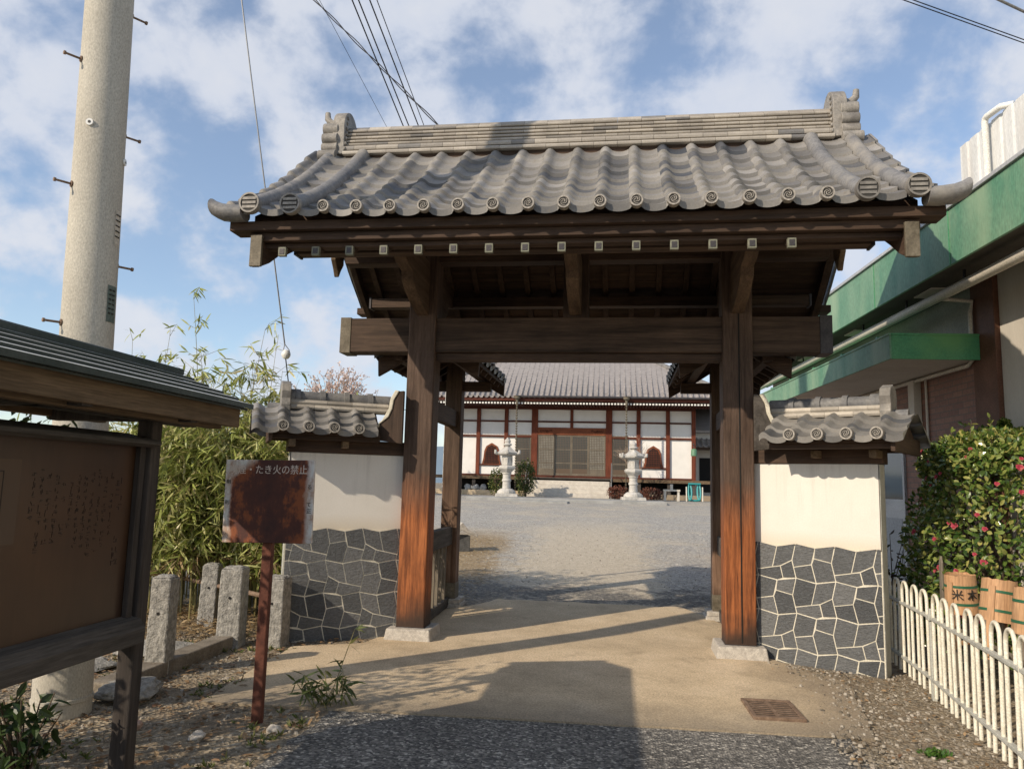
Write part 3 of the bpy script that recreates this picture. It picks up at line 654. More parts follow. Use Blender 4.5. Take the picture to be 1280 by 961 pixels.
dr = swirl_disc().build('eave_disc', [M_DISC, M_RECESS], gate, smooth=True); first = True
for k in range(-8, 9):
    x = k * PITCH_T; L_ = (x, 2 * RY - EY + .052, ztile(0) + .034 + sori(x))
    if first: dr.location = L_; dr.rotation_euler = (0, 0, math.pi); first = False
    else: part_copy(dr, L_, (0, 0, math.pi))
# ridge: courses of flat tiles
b = MB(); z = 4.845
for i, (h_, hw) in enumerate([(.052, .205), (.062, .185), (.040, .155), (.040, .148), (.040, .141), (.040, .134), (.042, .125)]):
    x = -2.44 + (.118 if i % 2 else 0); xs_ = [-2.44] + ([x] if i % 2 else [])
    x = xs_[-1]; edges = [-2.44] + ([] if i % 2 == 0 else [-2.44 + .118])
    while edges[-1] < 2.44: edges.append(min(2.44, edges[-1] + .236))
    for a, c in zip(edges, edges[1:]):
        if c - a < .01: continue
        e = rnd.uniform(-.002, .002); w = hw + e
        pl = [(RY - w + .03, z), (RY - w + .004, z + .007), (RY - w, z + h_ * .42), (RY - w + .006, z + h_ - .012), (RY - w + .034, z + h_ - .004), (RY + w - .034, z + h_ - .004), (RY + w - .006, z + h_ - .012), (RY + w, z + h_ * .42), (RY + w - .004, z + .007), (RY + w - .03, z)]
        b.prism(pl, 'x', a + .0015, c - .0015)
    z += h_
x = -2.44
while x < 2.43:
    c = min(2.44, x + .236); n = 7; pl = [(RY + .085 * math.cos(math.pi * j / n), z + .055 * math.sin(math.pi * j / n)) for j in range(n + 1)]
    b.prism(pl, 'x', x + .0015, c - .0015); x = c
b.build('ridge', M_NOSHI, gate)
MB().box(-2.42, 2.42, RY - .15, RY + .15, 4.70, 4.86).build('ridge_bed', M_WX, gate)
# ridge end ornaments
for sx in (-1, 1):
    o = MB()
    pl = [(RY - .19, 4.86)] + [(RY + .20 * math.cos(math.pi - math.pi * j / 14), 5.17 + .21 * math.sin(math.pi * j / 14)) for j in range(15)] + [(RY + .19, 4.86)]
    x0, x1 = sorted((sx * 2.43, sx * 2.56)); o.prism(pl, 'x', x0, x1)
    def lob(y, z, r_, xa, xb):
        x0, x1 = sorted((sx * xa, sx * xb)); o.prism([(y + r_ * math.cos(2 * math.pi * j / 16), z + r_ * math.sin(2 * math.pi * j / 16)) for j in range(16)], 'x', x0, x1)
    for ysg in (-1, 1):
        for (dy_, z_, r_, xb) in [(.20, 4.835, .062, 2.69), (.165, 4.935, .056, 2.67), (.175, 5.03, .06, 2.665), (.14, 5.14, .075, 2.665)]: lob(RY + ysg * dy_, z_, r_, 2.50, xb)
    x0, x1 = sorted((sx * 2.50, sx * 2.655)); o.box(x0, x1, RY - .19, RY + .19, 4.82, 5.17)
    for k in range(7): o.tube([(sx * 2.42, RY - .17 + .01 * k, 4.92 + .06 * k), (sx * 2.435, RY - .19 + .012 * k, 4.92 + .06 * k)], .022, 8)
    o.build('ridge_ornament', M_ORN, gate, smooth=True, bevel=.006)
    h = MB(); h.tube([(sx * 2.56, RY - .02, 5.27), (sx * 2.64, RY - .02, 5.27), (sx * 2.69, RY - .02, 5.33), (sx * 2.695, RY - .02, 5.40)], [.05, .045, .035, .028], 10); h.build('ornament_horn', M_ORN, gate, smooth=True)

# posts, stones, beams
def stone_base(x, y, a, h_, rear=False):
    o = MB(); o.taper(x, y, -.03, h_, a + .012, a + .012, a - .012, a - .012); return o.build('base_stone', M_GRAN, gate, bevel=.012)
for sx in (-1, 1):
    x = sx * WP; h = PW / 2
    MB().box(x - h, x + h, 0, .26, .10, 4.33).build('main_post', M_POST, gate, bevel=.012)
    stone_base(x, .13, .222, .118)
    MB().box(x - h - .002, x + h + .002, -.002, .262, .10, .125).build('post_shoe', M_COPD, gate)
# a drying crack down the right post and a mouldings line on both
MB().box(WP + .005, WP + .017, -.0035, .01, .14, 4.2).build('drying_crack', M_DARKV, gate)
for sx in (-1, 1):
    x = sx * 1.60; o = MB().box(x - .10, x + .10, 1.85, 2.05, .30, 3.15); o.build('rear_post', M_RPOST, gate, bevel=.01)
    MB().box(x - .104, x + .104, 1.846, 2.054, .13, .315).build('post_sleeve', M_COPPER, gate, bevel=.004)
    o = MB(); o.taper(x, 1.95, -.02, .085, .20, .20, .18, .18); o.box(x - .17, x + .17, 1.78, 2.12, .084, .135); o.build('base_stone', M_GRAN, gate, bevel=.01)
MB().box(-2.30, 2.30, .035, .25, 2.792, 3.143).build('lintel_beam', M_BEAM, gate, bevel=.012)
for sx in (-1, 1):
    x0, x1 = sorted((sx * 2.29, sx * 2.402)); MB().box(x0, x1, .028, .257, 2.785, 3.150).build('beam_end_cap', M_COPPER if sx < 0 else M_COPD, gate, bevel=.004)
MB().box(-1.40, 1.40, .075, .21, 2.715, 2.79).build('lintel_rail', M_WX, gate, bevel=.008)
MB().box(-.125, .125, .045, .24, 3.14, 4.25).build('king_strut', M_WZ, gate, bevel=.008)
MB().box(-2.4, 2.4, .05, .22, 3.72, 3.94).build('upper_beam', M_WX, gate, bevel=.008)
# curved bracket arms
def arm(x, w, rear):
    fy = (lambda y: y) if not rear else (lambda y: .26 - y)
    pl = [(.02, 3.60), (-.85, 3.64), (-1.03, 3.60), (-1.035, 3.55), (-1.015, 3.545), (-1.02, 3.505), (-1.00, 3.50), (-.995, 3.46), (-.80, 3.37), (-.62, 3.345), (-.60, 3.265), (-.50, 3.20), (-.32, 3.13), (-.10, 3.075), (.02, 3.06)]
    pl = [(fy(y), z + .10) for y, z in pl]
    o = MB().prism(pl, 'x', x - w / 2, x + w / 2).build('bracket_arm', M_ARM, gate, bevel=.006)
    for z0 in (3.585, 3.63, 3.675): MB().box(x - w / 2 - .003, x + w / 2 + .003, *sorted((fy(-1.042), fy(-1.02))), z0 - .004, z0 + .004).build('carved_groove', M_DARKV, o)
for x in (-WP, 0.0, WP):
    arm(x, .115, 0); arm(x, .115, 1)
# ties to the rear posts, low side rail with bars
for sx in (-1, 1):
    MB().bar((sx * 1.56, .20, 2.275), (sx * 1.60, 1.99, 2.275), .10, .20).build('tie_beam', M_WY, gate, bevel=.008)
    MB().bar((sx * 1.56, .20, .87), (sx * 1.60, 1.99, .87), .09, .21).build('side_rail', M_GREYW, gate, bevel=.008)
    bar0 = MB().box(-.02, .02, -.02, .02, .06, .80).build('side_bar', M_PICK, gate); fs_ = True
    for k in range(7):
        y = .42 + .2 * k; L_ = (sx * (1.56 + .02 * k / 4), y, 0)
        if fs_: bar0.location = L_; fs_ = False
        else: part_copy(bar0, L_)
    MB().bar((sx * 1.56, .26, .10), (sx * 1.60, 1.86, .10), .08, .10).build('sill_rail', M_GREYW, gate)
# small roofs over the rear posts, ridge running away from the viewer
def side_roof(sx):
    cx = sx * 1.57; r0 = thing  # local helper names only
    half = .56
    def zs(t): return 2.80 + .50 * t + .12 * t * t           # t metres from the eave towards the ridge
    t_ = MB()
    for dirn in (-1, 1):
        bb = MB(); tile_field(bb, 0, 0, 7, .26, lambda s: (s, zs(s)), 0, half - .04, 3, seed=20 + dirn, amp=.03)
        for (vx, vy, vz), _ in zip(bb.v, bb.v): t_.v.append((cx + dirn * (half - vy), .42 + vx, vz))
        off = len(t_.v) - len(bb.v); t_.f += [tuple(i + off for i in f) for f in bb.f]; t_.m += bb.m
    t_.build('side_roof_tiles', M_TILE, gate, smooth=True)
    b = MB(); n = 5; ts = lin(0.02, half, n)
    up = [(cx - half + t, zs(t) - .03) for t in ts] + [(cx + half - t, zs(t) - .03) for t in reversed(ts[:-1])]
    dn = [(x, z - .045) for x, z in up]
    b.prism(up + list(reversed(dn)), 'y', .44, 2.20); b.build('side_roof_boards', M_WY, gate)
    for dirn in (-1, 1):
        r0 = MB().bar((cx + dirn * (half - .06), 0, zs(.06) - .105), (cx + dirn * .03, 0, zs(half - .03) - .105), .045, .055).build('side_rafter', M_WX, gate); r0.location = (0, .55, 0)
        for k in range(1, 6): part_copy(r0, (0, .55 + .3 * k, 0))
    for y in (.43, 2.19):
        hb = MB(); lo = [(x, z - .15 - .03 * abs(x - cx) / half) for x, z in up]
        hb.prism([(cx + (x - cx) * 1.02, z + .01) for x, z in up] + list(reversed(lo)), 'y', y, y + .05); hb.build('side_bargeboard', M_WX, gate, bevel=.005)
    MB().box(cx - .055, cx + .055, .30, 2.22, 2.97, 3.10).build('side_ridge_beam', M_WY, gate)
    for dirn in (-1, 1): MB().box(cx + dirn * .30 - .045, cx + dirn * .30 + .045, .32, 2.17, 2.76, 2.85).build('side_purlin', M_WY, gate)
    MB().box(cx - .42, cx + .42, 1.90, 2.0, 2.63, 2.75).build('side_bracket', M_WX, gate, bevel=.006)
    MB().tube([(cx, .42, 3.25), (cx, 2.24, 3.25)], .08, 10).build('side_ridge', M_ROLL, gate, smooth=True)
for sx in (-1, 1): side_roof(sx)

# ------------------------------------------------------------------ splayed wing walls
def crazy(b, u0, u1, z0, z1, s, yf, seed, gr=.0052):
    """the printed crazy-paving module of the real cladding: two kinds of cell laid as a checkerboard"""
    r = random.Random(seed); cw, ch = .338, .302; nc = int((u1 - u0) / cw) + 2; nr = int((z1 - z0) / ch) + 2
    A = [[(0, 0), (.51, .11), (.38, .73), (-.035, .83), (-.10, .49)], [(.51, .11), (1, 0), (.90, .49), (.59, .68), (.38, .73)], [(-.035, .83), (.38, .73), (.59, .68), (.66, 1.03), (.51, 1.10), (0, 1)], [(.59, .68), (.90, .49), (1, 1), (.66, 1.03)]]
    B = [[(0, 0), (.50, .10), (.40, .58), (-.06, .69), (-.10, .49)], [(-.06, .69), (.40, .58), (.51, 1.10), (0, 1)], [(.50, .10), (1, 0), (.90, .49), (.46, .40)], [(.46, .40), (.90, .49), (1, 1), (.51, 1.10), (.40, .58)]]
    def clip(pl, f):
        o = []
        for k in range(len(pl)):
            p, q = pl[k - 1], pl[k]; a, c = f(p), f(q)
            if (a >= 0) != (c >= 0): t = a / (a - c); o.append((p[0] + (q[0] - p[0]) * t, p[1] + (q[1] - p[1]) * t))
            if c >= 0: o.append(q)
        return o
    for i in range(-1, nc):
        for j in range(nr):
            for pl in (A if (i + j) % 2 == 0 else B):
                pl = [(u0 + (i + .12 + p[0]) * cw, z1 - (j + p[1]) * ch) for p in pl]
                for f in (lambda p: p[0] - u0, lambda p: u1 - p[0], lambda p: p[1] - z0):
                    if len(pl) > 2: pl = clip(pl, f)
                if len(pl) < 3: continue
                n = len(pl); area = sum(pl[k][0] * pl[(k + 1) % n][1] - pl[(k + 1) % n][0] * pl[k][1] for k in range(n)) / 2
                if abs(area) < .0012: continue
                if area < 0: pl = pl[::-1]
                inner = []
                for k in range(n):
                    p, q, w = Vector(pl[k - 1]), Vector(pl[k]), Vector(pl[(k + 1) % n]); d1 = q - p; d2 = w - q
                    if d1.length < 1e-4 or d2.length < 1e-4: continue
                    d1.normalize(); d2.normalize(); n1_ = Vector((-d1.y, d1.x)); n2_ = Vector((-d2.y, d2.x)); bi = n1_ + n2_
                    if bi.length_squared < .3: inner.append(q + n1_ * gr); continue
                    inner.append(q + bi / bi.length_squared * 2 * gr * r.uniform(.7, 1.05))
                m = len(inner)
                if m < 3: continue
                y1 = yf - .0022 - r.uniform(0, .0022)
                b.add([(s * p.x, y1, p.y) for p in inner] + [(s * p.x, yf + .004, p.y) for p in inner], [tuple(range(m))] + [(k, m + k, m + (k + 1) % m, (k + 1) % m) for k in range(m)])
def wing(sx, px, py, ang, L_, label, seed, ov):
    t = thing('wing_wall', label, 'wall', (px, py, 0), -sx * ang, 'splayed wing walls of the gate')
    s = sx
    def bx(b, u0, u1, y0, y1, z0, z1): x0, x1 = sorted((s * u0, s * u1)); return b.box(x0, x1, y0, y1, z0, z1)
    b = bx(MB(), -.02, L_, .0, .16, .2, 1.752); b.build('plaster_panel', M_PLAST, t, bevel=.004)
    b = MB(); nz = [(k, 1.025 + (.012 if k % 2 == 0 else -.012)) for k in range(7)]
    top = [(s * (L_ + .006) * k / 6, z) for k, z in nz]
    bx(b, -.012, L_ + .008, -.012, .172, -.08, 1.022); b.build('grout_backing', M_GROUT, t)
    b = MB(); crazy(b, -.008, L_ + .004, -.08, 1.045, s, -.012, seed); b.build('stone_cladding', M_SLATE, t, bevel=.001)
    b = bx(MB(), L_ + .0085, L_ + .012, -.006, .166, -.05, 1.75); b.build('end_trim', M_FRAIL, t)
    b = bx(MB(), -.02, L_ + .04, -.02, .18, 1.754, 1.885); b.build('head_beam', M_WX, t, bevel=.006)
    b = bx(MB(), .27, L_ + .22, -ov + .115, -ov + .215, 1.868, 1.915); bx(b, .27, L_ + .22, ov - .055, ov + .045, 1.868, 1.915); b.build('wing_eave_board', M_WX, t, bevel=.005)
    # little jutting beam ends
    b = bx(MB(), .56, .62, -.14, .0, 1.80, 1.866); bx(b, L_ - .02, L_ + .04, -.22, .0, 1.80, 1.866); b.build('bracket_end', M_TANW, t, bevel=.004)
    b = bx(MB(), L_ + .19, L_ + .225, -ov + .055, .105 + ov, 1.84, 1.98); b.build('gable_board', M_WY, t, bevel=.006)
    # tiles
    sl_ = .235 / (ov + .03)
    def pf(q): return (-ov + q, 1.945 + sl_ * q)
    def pb(q): return (.16 + ov - q, 1.945 + sl_ * q)
    b = MB(); k0 = .50
    for pr in (pf, pb):
        if s > 0: tile_field(b, k0, -1, 4, .229, pr, 0, ov + .015, 3, seed=seed + 5, amp=.032, dip=.018)
        else: tile_field(b, -k0, -4, 1, .229, pr, 0, ov + .015, 3, seed=seed + 5, amp=.032, dip=.018)
    b.build('wing_roof_tiles', M_TILE, t, smooth=True, fix=False)
    b = MB(); pl = [(-ov + .055, 1.915), (-ov + .055, 1.935), (.08, 2.17), (.105 + ov, 1.935), (.105 + ov, 1.915)]; x0, x1 = sorted((s * .28, s * (L_ + .20))); b.prism(pl, 'x', x0, x1); b.build('wing_roof_bed', M_WX, t)
    d0 = None
    for k in range(4):
        L2 = (s * (k0 + .229 * k), -ov - .048, 1.982)
        if d0 is None: d0 = swirl_disc().build('eave_disc', [M_DISC, M_RECESS], t, smooth=True); d0.location = L2
        else: part_copy(d0, L2)
    # ridge: two courses and a lipped round cap
    b = MB(); ue = L_ + .04
    for z0, h_, w, st in ((2.165, .045, .10, 0), (2.212, .045, .09, .12)):
        u = .17
        while u < ue - .01:
            c = min(ue, u + (.24 if u > .17 or not st else st)); x0, x1 = sorted((s * (u + .001), s * (c - .001)))
            b.prism([(.08 - w + .01, z0), (.08 - w, z0 + h_ * .4), (.08 - w + .012, z0 + h_), (.08 + w - .012, z0 + h_), (.08 + w, z0 + h_ * .4), (.08 + w - .01, z0)], 'x', x0, x1); u = c
    pts = []; rs = []; u = .14
    b2 = MB()
    while u < ue:
        c = min(ue, u + .232); b2.tube([(s * u, .08, 2.285), (s * (c - .05), .08, 2.285), (s * (c - .048), .08, 2.285), (s * c, .08, 2.285)], [.062, .062, .078, .078], 12); u = c
    b.build('wing_ridge', M_NOSHI, t); b2.build('wing_ridge_cap', M_ROLL, t, smooth=True)
    b = MB(); x0, x1 = sorted((s * (ue - .005), s * (ue + .085)))
    pl = [(-.03, 2.12), (-.05, 2.20), (-.03, 2.26), (-.05, 2.33), (-.02, 2.40), (.08, 2.435), (.18, 2.40), (.21, 2.33), (.19, 2.26), (.21, 2.20), (.19, 2.12)]
    b.prism(pl, 'x', x0, x1); b.build('wing_ridge_ornament', M_ORN, t, bevel=.008)
    b = MB(); b.tube([(s * (ue + .08), .08, 2.165), (s * (L_ + .24), .08, 2.165)], .055, 12); b.build('wing_ridge_tail', M_ROLL, t, smooth=True)
    return t
wingL = wing(-1, -1.70, .10, R(28), 1.08, 'white and slate wing wall at the left of the gate, behind the rusty sign', 31, .29)
wingR = wing(1, 1.685, .10, R(30), 1.075, 'white and slate wing wall at the right of the gate, beside the ivory fence', 47, .47)
# carved boards against the main posts
for sx in (-1, 1):
    base = [(1.655, 1.86), (1.88, 1.89), (1.905, 1.98), (1.885, 2.05), (1.80, 2.12), (1.765, 2.20), (1.75, 2.29), (1.70, 2.375), (1.655, 2.38)]
    MB().prism([(sx * x, z) for x, z in base], 'y', -.13, -.085).build('carved_side_board', M_WZ if sx < 0 else M_GREYW, gate, bevel=.006)
    rim = [(1.905, 1.96), (1.955, 1.955), (1.96, 2.0), (1.86, 2.09), (1.80, 2.20), (1.785, 2.30), (1.74, 2.385), (1.70, 2.378), (1.75, 2.29), (1.765, 2.20), (1.80, 2.12), (1.885, 2.05)]
    MB().prism([(sx * x, z) for x, z in rim], 'y', -.145, -.03).build('mortar_rim', M_GROUT, gate, bevel=.006)

# ------------------------------------------------------------------ roofed notice board (left foreground)
nb = thing('notice_board', 'dark roofed wooden notice board with a faded brown panel at the roadside', 'notice board', (-1.985, -3.53, 0), R(.6))
MB().box(-.095, -.005, -.10, -.01, -.05, 1.99).build('board_post', M_BPOST, nb, bevel=.008)
MB().box(-.12, 0, -2.36, -2.24, -.05, 1.99).build('board_post', M_BPOST, nb, bevel=.008)
bp = MB().box(-.075, -.052, -2.24, -.12, .74, 1.68).build('panel', M_BPANEL, nb)
MB().box(-.050, -.02, -.165, -.12, .76, 1.66).build('panel_stile', M_BPOST, nb, bevel=.004)
MB().prism([(-.13, .655), (.045, .655), (.05, .73), (.02, .775), (-.06, .79), (-.13, .775)], 'y', -2.3, -.10).build('bottom_rail', M_GREYW, nb, bevel=.006)
MB().prism([(-.14, 1.665), (.02, 1.640), (.055, 1.655), (.05, 1.675), (-.14, 1.715)], 'y', -2.3, -.10).build('top_rail', M_GREYW, nb, bevel=.005)
rn = random.Random(5)
tx = MB()
def worn_glyph(y, z, sz):                    # a weathered, unreadable brush character: a few broken strokes
    for k in range(rn.randint(3, 6)):
        a, c = rn.uniform(-.45, .45) * sz, rn.uniform(-.45, .45) * sz
        if rn.random() < .5: tx.box(-.0515, -.0505, y + a - sz * rn.uniform(.12, .4), y + a + sz * rn.uniform(.1, .4), z + c - sz * .045, z + c + sz * .045)
        else: tx.box(-.0516, -.0506, y + a - sz * .045, y + a + sz * .045, z + c - sz * rn.uniform(.1, .4), z + c + sz * rn.uniform(.1, .4))
for z in (1.455, 1.405, 1.35, 1.17, 1.115, 1.06): worn_glyph(-.265, z, .042)
for cI in range(12):
    y = -.325 - cI * .048; z = 1.50 + rn.uniform(-.03, .01)
    while z > rn.uniform(1.08, 1.22):
        if rn.random() < .8: worn_glyph(y, z, .024)
        z -= .031
tx.build('faded_writing', M_FADET, bp)
MB().box(-.0519, -.0500, -1.62, -.93, 1.20, 1.55).build('pasted_notice', M_PALEP, nb)
b = MB()
for z0, z1, y0, y1 in ((1.498, 1.502, -1.60, -1.02), (1.25, 1.498, -1.024, -1.02)): b.box(-.0499, -.0488, y0, y1, z0, z1)
for y in (-1.10, -1.14, -1.18, -1.22, -1.30):
    for z in (1.46, 1.425, 1.39, 1.355, 1.32): b.box(-.0499, -.0489, y - .012, y + .012, z - .003, z + .003); b.box(-.0499, -.0489, y - .003, y + .003, z - .012, z + .010)
b.build('notice_print', M_FADET, nb)
# roof
MB().bar((-.06, -2.7, 1.845), (-.06, .34, 1.845), .10, .13).build('plate_beam', M_BPOST, nb, bevel=.006)
for y in (-2.62, -1.75, -.9, -.06):
    MB().box(-.62, .20, y - .035, y + .035, 1.78, 1.845).build('cross_arm', M_BPOST, nb, bevel=.004)
MB().box(.165, .215, -2.9, .41, 1.79, 1.899).build('eave_fascia', M_TANW, nb, bevel=.006)
MB().box(.06, .13, -2.9, .36, 1.775, 1.85).build('eave_purlin', M_TANW, nb, bevel=.006)
MB().box(-.66, -.60, -2.9, .36, 1.80, 1.90).build('eave_fascia', M_TANW, nb, bevel=.006)
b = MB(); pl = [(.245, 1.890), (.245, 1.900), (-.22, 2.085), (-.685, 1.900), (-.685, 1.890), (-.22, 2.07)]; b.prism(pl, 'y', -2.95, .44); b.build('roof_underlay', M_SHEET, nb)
b = MB(); n = 5                             # stepped courses of metal sheet: tops painted pale as sky sheen, front lips dark as step shadow
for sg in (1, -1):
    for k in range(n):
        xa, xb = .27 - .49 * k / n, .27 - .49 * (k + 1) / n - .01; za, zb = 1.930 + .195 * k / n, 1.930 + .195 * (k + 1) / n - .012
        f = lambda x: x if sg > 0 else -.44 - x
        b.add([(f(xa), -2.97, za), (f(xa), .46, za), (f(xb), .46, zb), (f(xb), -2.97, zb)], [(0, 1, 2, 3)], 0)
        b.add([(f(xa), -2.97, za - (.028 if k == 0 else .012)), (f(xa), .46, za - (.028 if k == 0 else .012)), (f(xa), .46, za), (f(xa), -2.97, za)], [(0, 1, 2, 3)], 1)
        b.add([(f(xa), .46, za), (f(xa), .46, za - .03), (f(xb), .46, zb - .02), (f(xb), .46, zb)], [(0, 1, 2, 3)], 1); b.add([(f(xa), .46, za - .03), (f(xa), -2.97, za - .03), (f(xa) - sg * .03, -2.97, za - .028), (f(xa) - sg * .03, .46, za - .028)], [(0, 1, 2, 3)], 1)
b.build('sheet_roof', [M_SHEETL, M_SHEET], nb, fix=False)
MB().box(-.26, -.18, -2.96, .45, 2.10, 2.14).build('ridge_cap', M_SHEET, nb, bevel=.01)

# ------------------------------------------------------------------ rusty sign on a post
sg_ = thing('warning_sign', 'square rusted metal sign with flaking white paint on a red-brown post', 'sign', (-1.757, -2.70, 0), R(2.5))
MB().box(-.032, .032, .012, .062, -.1, 1.60).build('sign_post', M_SIGNP, sg_, bevel=.006)
sf = MB().box(-.292, .292, -.012, .012, -.26, .26).build('sign_panel', M_SIGNF, sg_, bevel=.004, loc=(0, -.002, 1.354)); sf.rotation_euler = (0, R(-.9), 0)
text('sign_lettering', '喫煙・たき火の禁止', .062, M_CHARW, sf, (-.01, -.0135, .195), (R(90), 0, 0), .0008, 'CENTER', .93)
for ch, x, z in (('る', .266, .09), ('て', .266, -.02), ('正', .268, -.06)): text('side_lettering', ch, .034, M_INK, sf, (x, -.0135, z), (R(90), 0, 0), .0006)
for ch, x, z in (('制', -.268, .12), ('則', -.270, -.01)): text('side_lettering', ch, .03, M_INK, sf, (x, -.0135, z), (R(90), 0, 0), .0006)

# ------------------------------------------------------------------ concrete utility pole with step bolts
pole = thing('utility_pole', 'tall concrete utility pole with step bolts behind the notice board', 'utility pole', (-3.02, -2.75, -.05))
pole.rotation_euler = (0, R(-1.9), 0)
MB().tube([(0, 0, -.2), (0, 0, 11.5)], [.171, .134], 40).build('shaft', M_POLE, pole, smooth=True)
MB().lathe([(.170, .13), (.177, .135), (.177, .155), (.170, .16)], 40).build('base_ring', M_POLE, pole, smooth=True)
def rad(z): return .171 - .037 * (z + .2) / 11.7
bolt = None
for z, a in ((2.53, -122), (2.98, 58), (3.48, -122), (3.93, 58), (4.38, -122), (4.85, 58), (5.3, -122), (5.75, 58), (6.2, -122)):
    r0 = rad(z); a = R(a - 0)
    if bolt is None:
        bb = MB(); bb.tube([(0, 0, 0), (.105, 0, 0)], .008, 8); bb.tube([(.10, 0, 0), (.113, 0, 0)], .014, 8); bb.tube([(-.01, 0, 0), (.008, 0, 0)], .022, 10); bolt = bb.build('step_bolt', M_IRON, pole, smooth=True); L_ = bolt
        bolt.location = (r0 * math.cos(a), r0 * math.sin(a), z); bolt.rotation_euler = (0, 0, a)
    else: part_copy(bolt, (r0 * math.cos(a), r0 * math.sin(a), z), (0, 0, a))
for z, a in ((3.90, -78), (3.70, 22)):
    r0 = rad(z); a = R(a); o = MB(); o.tube([(0, 0, 0), (.012, 0, 0)], .024, 12); o.tube([(.010, 0, 0), (.014, 0, 0)], .010, 8, mi=1); o = o.build('bolt_socket', [M_WHITEI, M_BLACK], pole); o.location = (r0 * math.cos(a), r0 * math.sin(a), z); o.rotation_euler = (0, 0, a)
def pole_plate(z0, z1, a, w, mat, marks):
    r0 = rad((z0 + z1) / 2) + .003; b = MB(); n = 6; vs = []
    for j in range(n + 1):
        q = R(a) + (j / n - .5) * w / r0; vs += [(r0 * math.cos(q), r0 * math.sin(q), z0), (r0 * math.cos(q), r0 * math.sin(q), z1)]
    b.add(vs, [(2 * j, 2 * j + 2, 2 * j + 3, 2 * j + 1) for j in range(n)]); o = b.build('number_plate', mat, pole, fix=False)
    k = MB()
    for i in range(marks):
        zz = z1 - .03 - i * (z1 - z0 - .06) / max(1, marks); r1 = r0 + .002
        for dq in (-.25, .1):
            q = R(a) + dq * w / r0; k.box(r1 * math.cos(q) - .002, r1 * math.cos(q) + .002, r1 * math.sin(q) - .012, r1 * math.sin(q) + .008, zz - .006, zz + .002)
    k.build('plate_marks', M_INK, o)
pole_plate(3.08, 3.33, 8, .07, nmat('plate_cream', (.48, .44, .36), (.55, .5, .42), 8), 5)
pole_plate(2.55, 2.80, 2, .09, nmat('plate_green', (.10, .13, .11), (.14, .17, .15), 8), 6)

# ------------------------------------------------------------------ overhead wires
def wire(name, p, q, r, label, group=None, sag=0, n=12, mat=None):
    p, q = Vector(p), Vector(q); pts = []
    for i in range(n + 1):
        t = i / n; v = p.lerp(q, t); v.z -= sag * 4 * t * (1 - t); pts.append(v)
    o = MB().tube(pts, r, 6).build(name, mat or M_CABLE, None, smooth=True); tag(o, label, 'cable', group); return o
def ext(p, q, a, c): d = q - p; return p - d * a, p + d * c
G_W = 'power lines coming down over the gate'
for (x0, x1, lab) in ((440, 505, 'black power line, leftmost of the four running close together above the gate ridge'), (448, 512, 'black power line, second from the left of the four close together above the ridge'), (462, 524, 'black power line, third from the left of the four close together above the ridge'), (471, 531, 'thin black power line, rightmost of the four close together above the ridge')):
    p = at_z(x0, 0, 9.0); q = at_z(x1, 160, 8.4); p, q = ext(p, q, 1.2, 1.55)
    wire('power_line', p, q, .012 if x0 != 471 else .008, lab, G_W)
p = at_z(393, 0, 9.6); q = at_z(553, 162, 7.2); p, q = ext(p, q, 1.0, 1.35)
d = (q - p); b = MB()
for ph in (0, math.pi):
    pts = []; u = d.orthogonal().normalized(); w = d.normalized().cross(u)
    for i in range(90):
        t = i / 89; a = t * 40 + ph; pts.append(p + d * t + (u * math.cos(a) + w * math.sin(a)) * .017)
    b.tube(pts, .009, 5)
tag(b.build('twisted_cable', M_CABLE, smooth=True), 'twisted pair of black cables crossing the four power lines above the ridge', 'cable', G_W)
p = at_z(415, 30, 9.0); q = at_z(484, 160, 8.0); p, q = ext(p, q, .35, 1.6); wire('power_line', p, q, .004, 'hair-thin wire left of the power lines, ending behind the ridge near its left end', G_W)
p = at_z(1135, -2, 10.5); q = at_z(1280, 50, 10.2)
for dz, lab in ((0, 'upper of two thin black wires crossing the top right corner of the sky'), (-.07, 'lower of two thin black wires crossing the top right corner of the sky')):
    a, c = ext(p, q, .6, 1.8); wire('sky_wire', a + Vector((0, 0, dz)), c + Vector((0, 0, dz)), .011, lab, 'wires in the top right corner')
p = at_z(1244, -2, 9.0); q = at_z(1280, 15, 8.95); a, c = ext(p, q, 2.5, 4); wire('sky_wire', a, c, .022, 'thick grey-brown cable at the extreme top right corner', 'wires in the top right corner', mat=M_GRAN2)
# guy wire with its white egg insulator
gw = thing('guy_wire', 'steel guy wire with a white egg insulator, dropping behind the left wing wall', 'guy wire', (-3.42, .9, 0))
G1 = Vector((-3.80, .9, 2.55)); 
def on_y(px, py, Y):
    dd = at_ray(px, py); return CAM + dd * ((Y - CAM.y) / dd.y)
gl, gi, gu = on_y(363, 500, 1.0), on_y(357.5, 443, .9), on_y(302, 0, .1); gu2 = gi + (gu - gi) * 2.0; gb = gi + (gl - gi) * 6.0
MB().tube([gb, gl, gi - Vector((0, 0, .05))], .007, 6).build('lower_strand', M_CABLE, gw, smooth=True)
MB().tube([gi + (gu - gi) * .03, gu, gu2], .0085, 6).build('upper_strand', M_STEEL, gw, smooth=True)
b = MB(); b.lathe([(.0, -.055), (.03, -.048), (.05, -.02), (.052, 0), (.05, .02), (.03, .048), (0, .055)], 14, gi); b.build('egg_insulator', M_WHITEI, gw, smooth=True)
b = MB(); tpt = gi + (gu - gi) * .03
for s in (-1, 1): b.tube([tpt, gi + Vector((s * .035, 0, .05)), gi + Vector((s * .05, 0, -.01))], .005, 5)
b.build('wire_loop', M_STEEL, gw, smooth=True)
for o in list(gw.children):
    for v in o.data.vertices: v.co -= gw.location
wire('distant_wire', (-40, 62, 8.6), (-4, 60, 8.3), .03, 'thin dark wire far away, low in the sky left of the left main post', None, .4)

